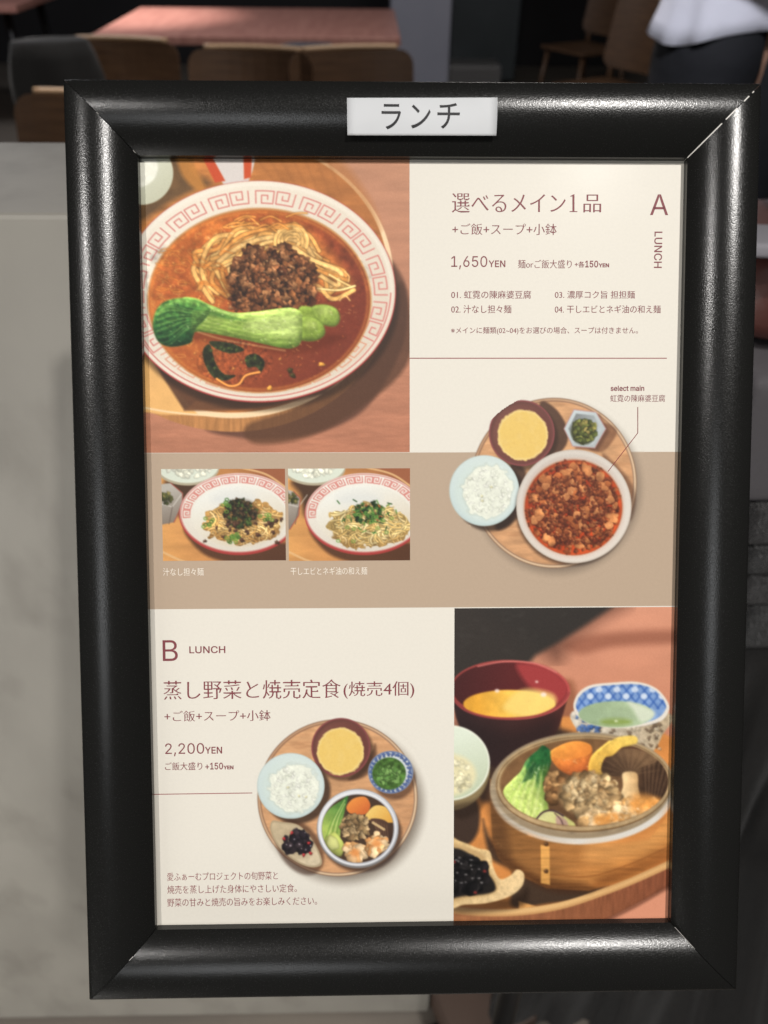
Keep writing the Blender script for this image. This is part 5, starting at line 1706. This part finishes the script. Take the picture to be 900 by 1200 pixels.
# ------------------------------------------------------------------ lay the sheet, band and prints
HALF = (OW / 2 - BW + 0.004, OH / 2 - BW + 0.004)
flat('paper_sheet', 0, 0, 0, 0, ZP, CREAM, plane=(-HALF[0], HALF[1], HALF[0], -HALF[1]))
flat('beige_band', 168, 530.3, 798, 712, ZP + 0.000022, BAND, ext=(-HALF[0], HALF[0]))
def band_y(cv_y): return cv_y
print_canvas(paint_noodle_photo(), 'noodle_photo', Z_PHOTO, (154, 177, 480, 530.3))
print_canvas(paint_small(190, 280, 0), 'dry_noodle_photo', Z_PHOTO, (190, 549.5, 334.5, 657))
print_canvas(paint_small(338, 427, 1), 'tossed_noodle_photo', Z_PHOTO, (338, 549, 480.5, 657))
print_canvas(paint_steamer_photo(), 'steamer_set_photo', Z_PHOTO, (532, 712, 797, 1094))
def mask_a(x, y):
    return (np.hypot((x - 653) / 110, (y - 572) / 113) < 1) | (np.hypot(x - 567.5, y - 575) < 44)
print_canvas(paint_tray_a(), 'tofu_set_photo', Z_CUT, (515, 457, 766, 688), mask_a)
def mask_b(x, y):
    return np.hypot((x - 402) / 107, (y - 942) / 105) < 1
print_canvas(paint_tray_b(), 'steamed_set_photo', Z_CUT, (294, 836, 512, 1047), mask_b)

# ------------------------------------------------------------------ lettering
def load_latin():
    try:
        return bpy.data.fonts.load(os.path.join(bpy.utils.resource_path('LOCAL'), 'datafiles', 'fonts', 'Inter.woff2'))
    except Exception:
        return None
LATIN = load_latin()

def glyph_mesh(s, font=None, thin=0.0, fat=0.0, uroko=False):
    """outline lettering as a flat mesh; thin = how far horizontal strokes are pared down (in em), fat = emboldening"""
    cu = bpy.data.curves.new('lettering', 'FONT')
    cu.body = s
    cu.resolution_u = 4
    if font: cu.font = font
    ob = bpy.data.objects.new('lettering', cu)
    COL.objects.link(ob)
    dg = bpy.context.evaluated_depsgraph_get()
    me = ob.evaluated_get(dg).to_mesh()
    V = np.array([v.co[:2] for v in me.vertices])
    Fc = [tuple(p.vertices) for p in me.polygons]
    ob.evaluated_get(dg).to_mesh_clear()
    bpy.data.objects.remove(ob)
    bpy.data.curves.remove(cu)
    cnt = {}
    for f in Fc:
        a = sum(V[f[i]][0] * V[f[(i + 1) % len(f)]][1] - V[f[(i + 1) % len(f)]][0] * V[f[i]][1] for i in range(len(f)))
        fo = f if a > 0 else f[::-1]
        for i in range(len(fo)):
            e = (fo[i], fo[(i + 1) % len(fo)])
            if (e[1], e[0]) in cnt: del cnt[(e[1], e[0])]
            else: cnt[e] = 1
    em = V[:, 1].max() - V[:, 1].min()
    nx_, pv_ = {}, {}
    N = np.zeros_like(V); K = np.zeros(len(V))
    for a, b in cnt:
        d = V[b] - V[a]
        l = math.hypot(*d)
        nx_[a] = b; pv_[b] = a
        if l < 1e-9: continue
        n = np.array((d[1], -d[0])) / l
        for q in (a, b):
            N[q] += n; K[q] += 1
    L = np.linalg.norm(N, axis=1); ok = L > 1e-6
    N[ok] /= L[ok][:, None]
    mit = np.where(ok, np.clip(2 / np.maximum(L, 1.0), 1, 1.5), 0)
    W = V.copy()
    W[:, 1] -= N[:, 1] * mit * thin
    W += N * (mit * fat)[:, None]
    VV = [tuple(w) for w in W]
    if uroko:   # the small triangular stops at the right end of horizontal strokes
        for b in list(nx_):
            if b not in pv_: continue
            c = nx_[b]; a = pv_[b]
            if c not in nx_: continue
            d = nx_[c]
            e1, e0, e2 = V[c] - V[b], V[b] - V[a], V[d] - V[c]
            if 0.03 < e1[1] < 0.11 and abs(e1[0]) < 0.02 and e0[0] > 0.10 and abs(e0[1]) < 0.02 and e2[0] < -0.10 and abs(e2[1]) < 0.02:
                k = len(VV)
                x, y = W[c]
                VV += [(x + 0.006, y - 0.004), (x - 0.035, y + 0.055), (x - 0.105, y - 0.004)]
                Fc.append((k, k + 1, k + 2))
    return np.array(VV), Fc

ink_cache = {}
def ink_mat(col):
    if col not in ink_cache:
        ink_cache[col] = mat('printed_ink', col, 0.5, spec=0.25)
    return ink_cache[col]

def letter(name, s, x0, x1, yb, yt, col=MAROON, font=None, thin=0.0, fat=0.0, uroko=False, z=Z_INK, parent=None, base=None, vert=False, keep=False):
    """lettering whose ink box spans the photo pixels x0..x1 and yt..yb"""
    V, Fc = glyph_mesh(s, font, thin, fat, uroko)
    V = V - V.min(0)
    w, h = V.max(0)
    if vert:       # turned a quarter to the right: reads downward
        V = np.stack([V[:, 1], w - V[:, 0]], -1)
        w, h = h, w
    a, b = local(x0, yb, z), local(x1, yt, z)
    c, d = local(x1, yb, z), local(x0, yt, z)
    W_, H_ = ((c.x - a.x) + (b.x - d.x)) / 2, ((d.y - a.y) + (b.y - c.y)) / 2
    sx = W_ / w
    sy = H_ / h
    ox, oy = (a.x + d.x) / 2, (a.y + c.y) / 2
    base = base or PBASE
    pts = [(ox + x * sx - base.x, oy + y * sy - base.y, z - base.z) for x, y in V]
    return mesh(name, pts, Fc, ink_mat(col), parent or poster)

MN = dict(thin=0.015, fat=0.002, uroko=True)          # brush-serif look for the Japanese lines
MS = dict(thin=0.008, fat=0.003)                      # same, for the smallest sizes
letter('heading', '選べるメイン', 529.5, 662.8, 249.2, 226.8, **MN)
letter('heading', '品', 683.8, 704.5, 248.8, 228.0, **MN)
def figure_one(x0, x1, yb, yt):
    z = Z_INK
    P = [(0.36, 0.05), (0.62, 0.05), (0.62, 0.95), (0.62, 1.0), (0.54, 1.0), (0.10, 0.90), (0.10, 0.865), (0.36, 0.885)]
    B = [(0.0, 0.0), (1.0, 0.0), (1.0, 0.045), (0.0, 0.045)]
    pts = [local(x0 + (x1 - x0) * u, yb + (yt - yb) * v, z) - PBASE for u, v in P + B]
    mesh('heading', pts, [tuple(range(8)), (8, 9, 10, 11)], ink_mat(MAROON), poster)
figure_one(667.6, 676.6, 248.4, 227.6)
letter('subheading', '+ご飯+スープ+小鉢', 530, 652.5, 275.2, 262, **MN)
letter('section_letter', 'A', 762, 783.2, 252, 227.8, font=LATIN)
letter('section_word', 'LUNCH', 766.6, 776, 314, 271.4, font=LATIN, fat=0.008, vert=True)
letter('price', '1,650', 528.8, 571, 315.6, 300, font=LATIN)
letter('currency', 'YEN', 572.6, 592.2, 313, 305.2, font=LATIN, fat=0.012)
letter('option_text', '麺orご飯大盛り', 607, 670, 314.4, 304.4, **MN)
letter('option_plus', '+各', 673.5, 685, 313.4, 306.2, fat=0.01)
letter('option_price', '150', 685.8, 701, 313.4, 305.4, font=LATIN, fat=0.015)
letter('currency', 'YEN', 701.6, 713.8, 313.2, 308.6, font=LATIN, fat=0.03)
letter('dish_line', '01. 虹霓の陳麻婆豆腐', 528.8, 622.3, 350, 340.6, **MS)
letter('dish_line', '02. 汁なし担々麺', 528.8, 599.3, 367, 357.5, **MS)
letter('dish_line', '03. 濃厚コク旨 担担麺', 650.2, 744, 349.8, 340.8, **MS)
letter('dish_line', '04. 干しエビとネギ油の和え麺', 650.2, 774.3, 367, 357.6, **MS)
letter('note_line', '※メインに麺類(02~04)をお選びの場合、スープは付きません。', 528.6, 747.6, 392.2, 383.2, thin=0.004)
letter('callout_word', 'select main', 715.6, 755, 458.2, 451.8, font=LATIN, fat=0.016)
letter('callout_dish', '虹霓の陳麻婆豆腐', 715.2, 779.4, 471, 462.6, thin=0.006)
WHITE_INK = (236, 228, 214)
letter('photo_caption', '汁なし担々麺', 191, 238.6, 674.6, 665.6, WHITE_INK, thin=0.008)
letter('photo_caption', '干しエビとネギ油の和え麺', 340.5, 430.3, 673.6, 664.6, WHITE_INK, thin=0.008)
letter('section_letter', 'B', 190.6, 208.2, 774.6, 750.2, font=LATIN)
letter('section_word', 'LUNCH', 221.8, 264, 765.6, 757.2, font=LATIN, fat=0.010)
letter('heading', '蒸し野菜と焼売定食', 191.5, 399.3, 819.4, 797, **MN)
letter('heading', '(焼売4個)', 402.5, 485.5, 818.4, 798.4, **MN)
letter('subheading', '+ご飯+スープ+小鉢', 192.6, 317.2, 845.2, 832.6, **MN)
letter('price', '2,200', 193.5, 239.2, 886.2, 871, font=LATIN)
letter('currency', 'YEN', 240.2, 260.2, 883.2, 875.2, font=LATIN, fat=0.012)
letter('option_text', 'ご飯大盛り', 193.4, 237, 902.6, 893.2, **MS)
letter('option_price', '+150', 240.6, 261.3, 901.8, 893.8, font=LATIN, fat=0.012)
letter('currency', 'YEN', 261.8, 273.6, 901.6, 897.2, font=LATIN, fat=0.03)
letter('description_line', '愛ふぁーむプロジェクトの旬野菜と', 195.8, 325.6, 1031.6, 1022, (134, 62, 68), thin=0.008)
letter('description_line', '焼売を蒸し上げた身体にやさしい定食。', 196, 347.8, 1046.6, 1036.8, (134, 62, 68), thin=0.008)
letter('description_line', '野菜の甘みと焼売の旨みをお楽しみください。', 196, 371.5, 1061.6, 1051.8, (134, 62, 68), thin=0.008)

def stroke(name, pts, w, col, z):
    """thin printed line through photo pixels"""
    me_v, me_f = [], []
    for k, (p, q) in enumerate(zip(pts, pts[1:])):
        a, b = local(*p, z), local(*q, z)
        n = Vector((-(b.y - a.y), b.x - a.x, 0)).normalized() * w / 2
        i = len(me_v)
        me_v += [a + n - PBASE, a - n - PBASE, b - n - PBASE, b + n - PBASE]
        me_f.append((i, i + 1, i + 2, i + 3))
    return mesh(name, me_v, me_f, ink_mat(col), poster)
PXM = 1 / 3030.0
stroke('rule_line', [(480, 419.8), (781.5, 419.8)], 1.0 * PXM, (150, 84, 84), Z_INK)
stroke('rule_line', [(174, 931), (301, 929.2)], 1.0 * PXM, (150, 84, 84), ZP + 0.000055)
stroke('callout_line', [(747.4, 477), (747.4, 507.4), (712.4, 552.6)], 0.9 * PXM, (128, 58, 58), Z_INK)

# ------------------------------------------------------------------ paper label stuck on the top rail
PEAK = max(p[1] for p in prof)
ZL = PEAK + 0.0004
a, b = local(406.5, 112.5, ZL), local(583, 157, ZL)
lx, ly = (a.x + b.x) / 2, b.y
LB = Vector((lx, ly, ZL))
label = empty('paper_label', BOARD_C + RF @ LB, 'white paper strip lettered in black, stuck on the top rail of the frame', 'label', None, FRAME_ROT)
a2, b2_, c2_, d2_ = local(406.5, 112.5, ZL), local(583.3, 112.5, ZL), local(582.3, 157.2, ZL), local(407, 156.8, ZL)
vs, fs = [], []
NL = 16
for i in range(NL + 1):
    v = i / NL
    bend = -0.0009 * (2 * v - 0.75) ** 2
    for j in range(NL + 1):
        u = j / NL
        p = (a2 * (1 - u) + b2_ * u) * (1 - v) + (d2_ * (1 - u) + c2_ * u) * v
        vs.append(p - LB + Vector((0, 0, bend)))
for i in range(NL):
    for j in range(NL):
        k = i * (NL + 1) + j
        fs.append((k, k + NL + 1, k + NL + 2, k + 1))
strip = mesh('paper_strip', vs, fs, mat('label_paper', (208, 210, 212), 0.55, spec=0.2, noise=(60, (204, 206, 208), 2)), label, True)
sol = strip.modifiers.new('thick', 'SOLIDIFY')
sol.thickness = 0.00012
sol.offset = -1
def bent(s, x0, x1, yb, yt):
    o = letter('lettering', s, x0, x1, yb, yt, (38, 38, 40), None, 0.0, 0.004, z=ZL, parent=label, base=LB)
    o.data.materials.clear(); o.data.materials.append(ink_mat((38, 38, 40)))
    y_top, y_bot = a2.y - LB.y, d2_.y - LB.y
    for vert in o.data.vertices:
        v = (y_top - vert.co.y) / (y_top - y_bot)
        vert.co.z = -0.0009 * (2 * v - 0.75) ** 2 + 0.00012
bent('ラ', 447.2, 470, 150.6, 121.8)
bent('ン', 481.8, 504.6, 149.6, 122.6)
bent('チ', 512.6, 538.8, 150, 120.6)
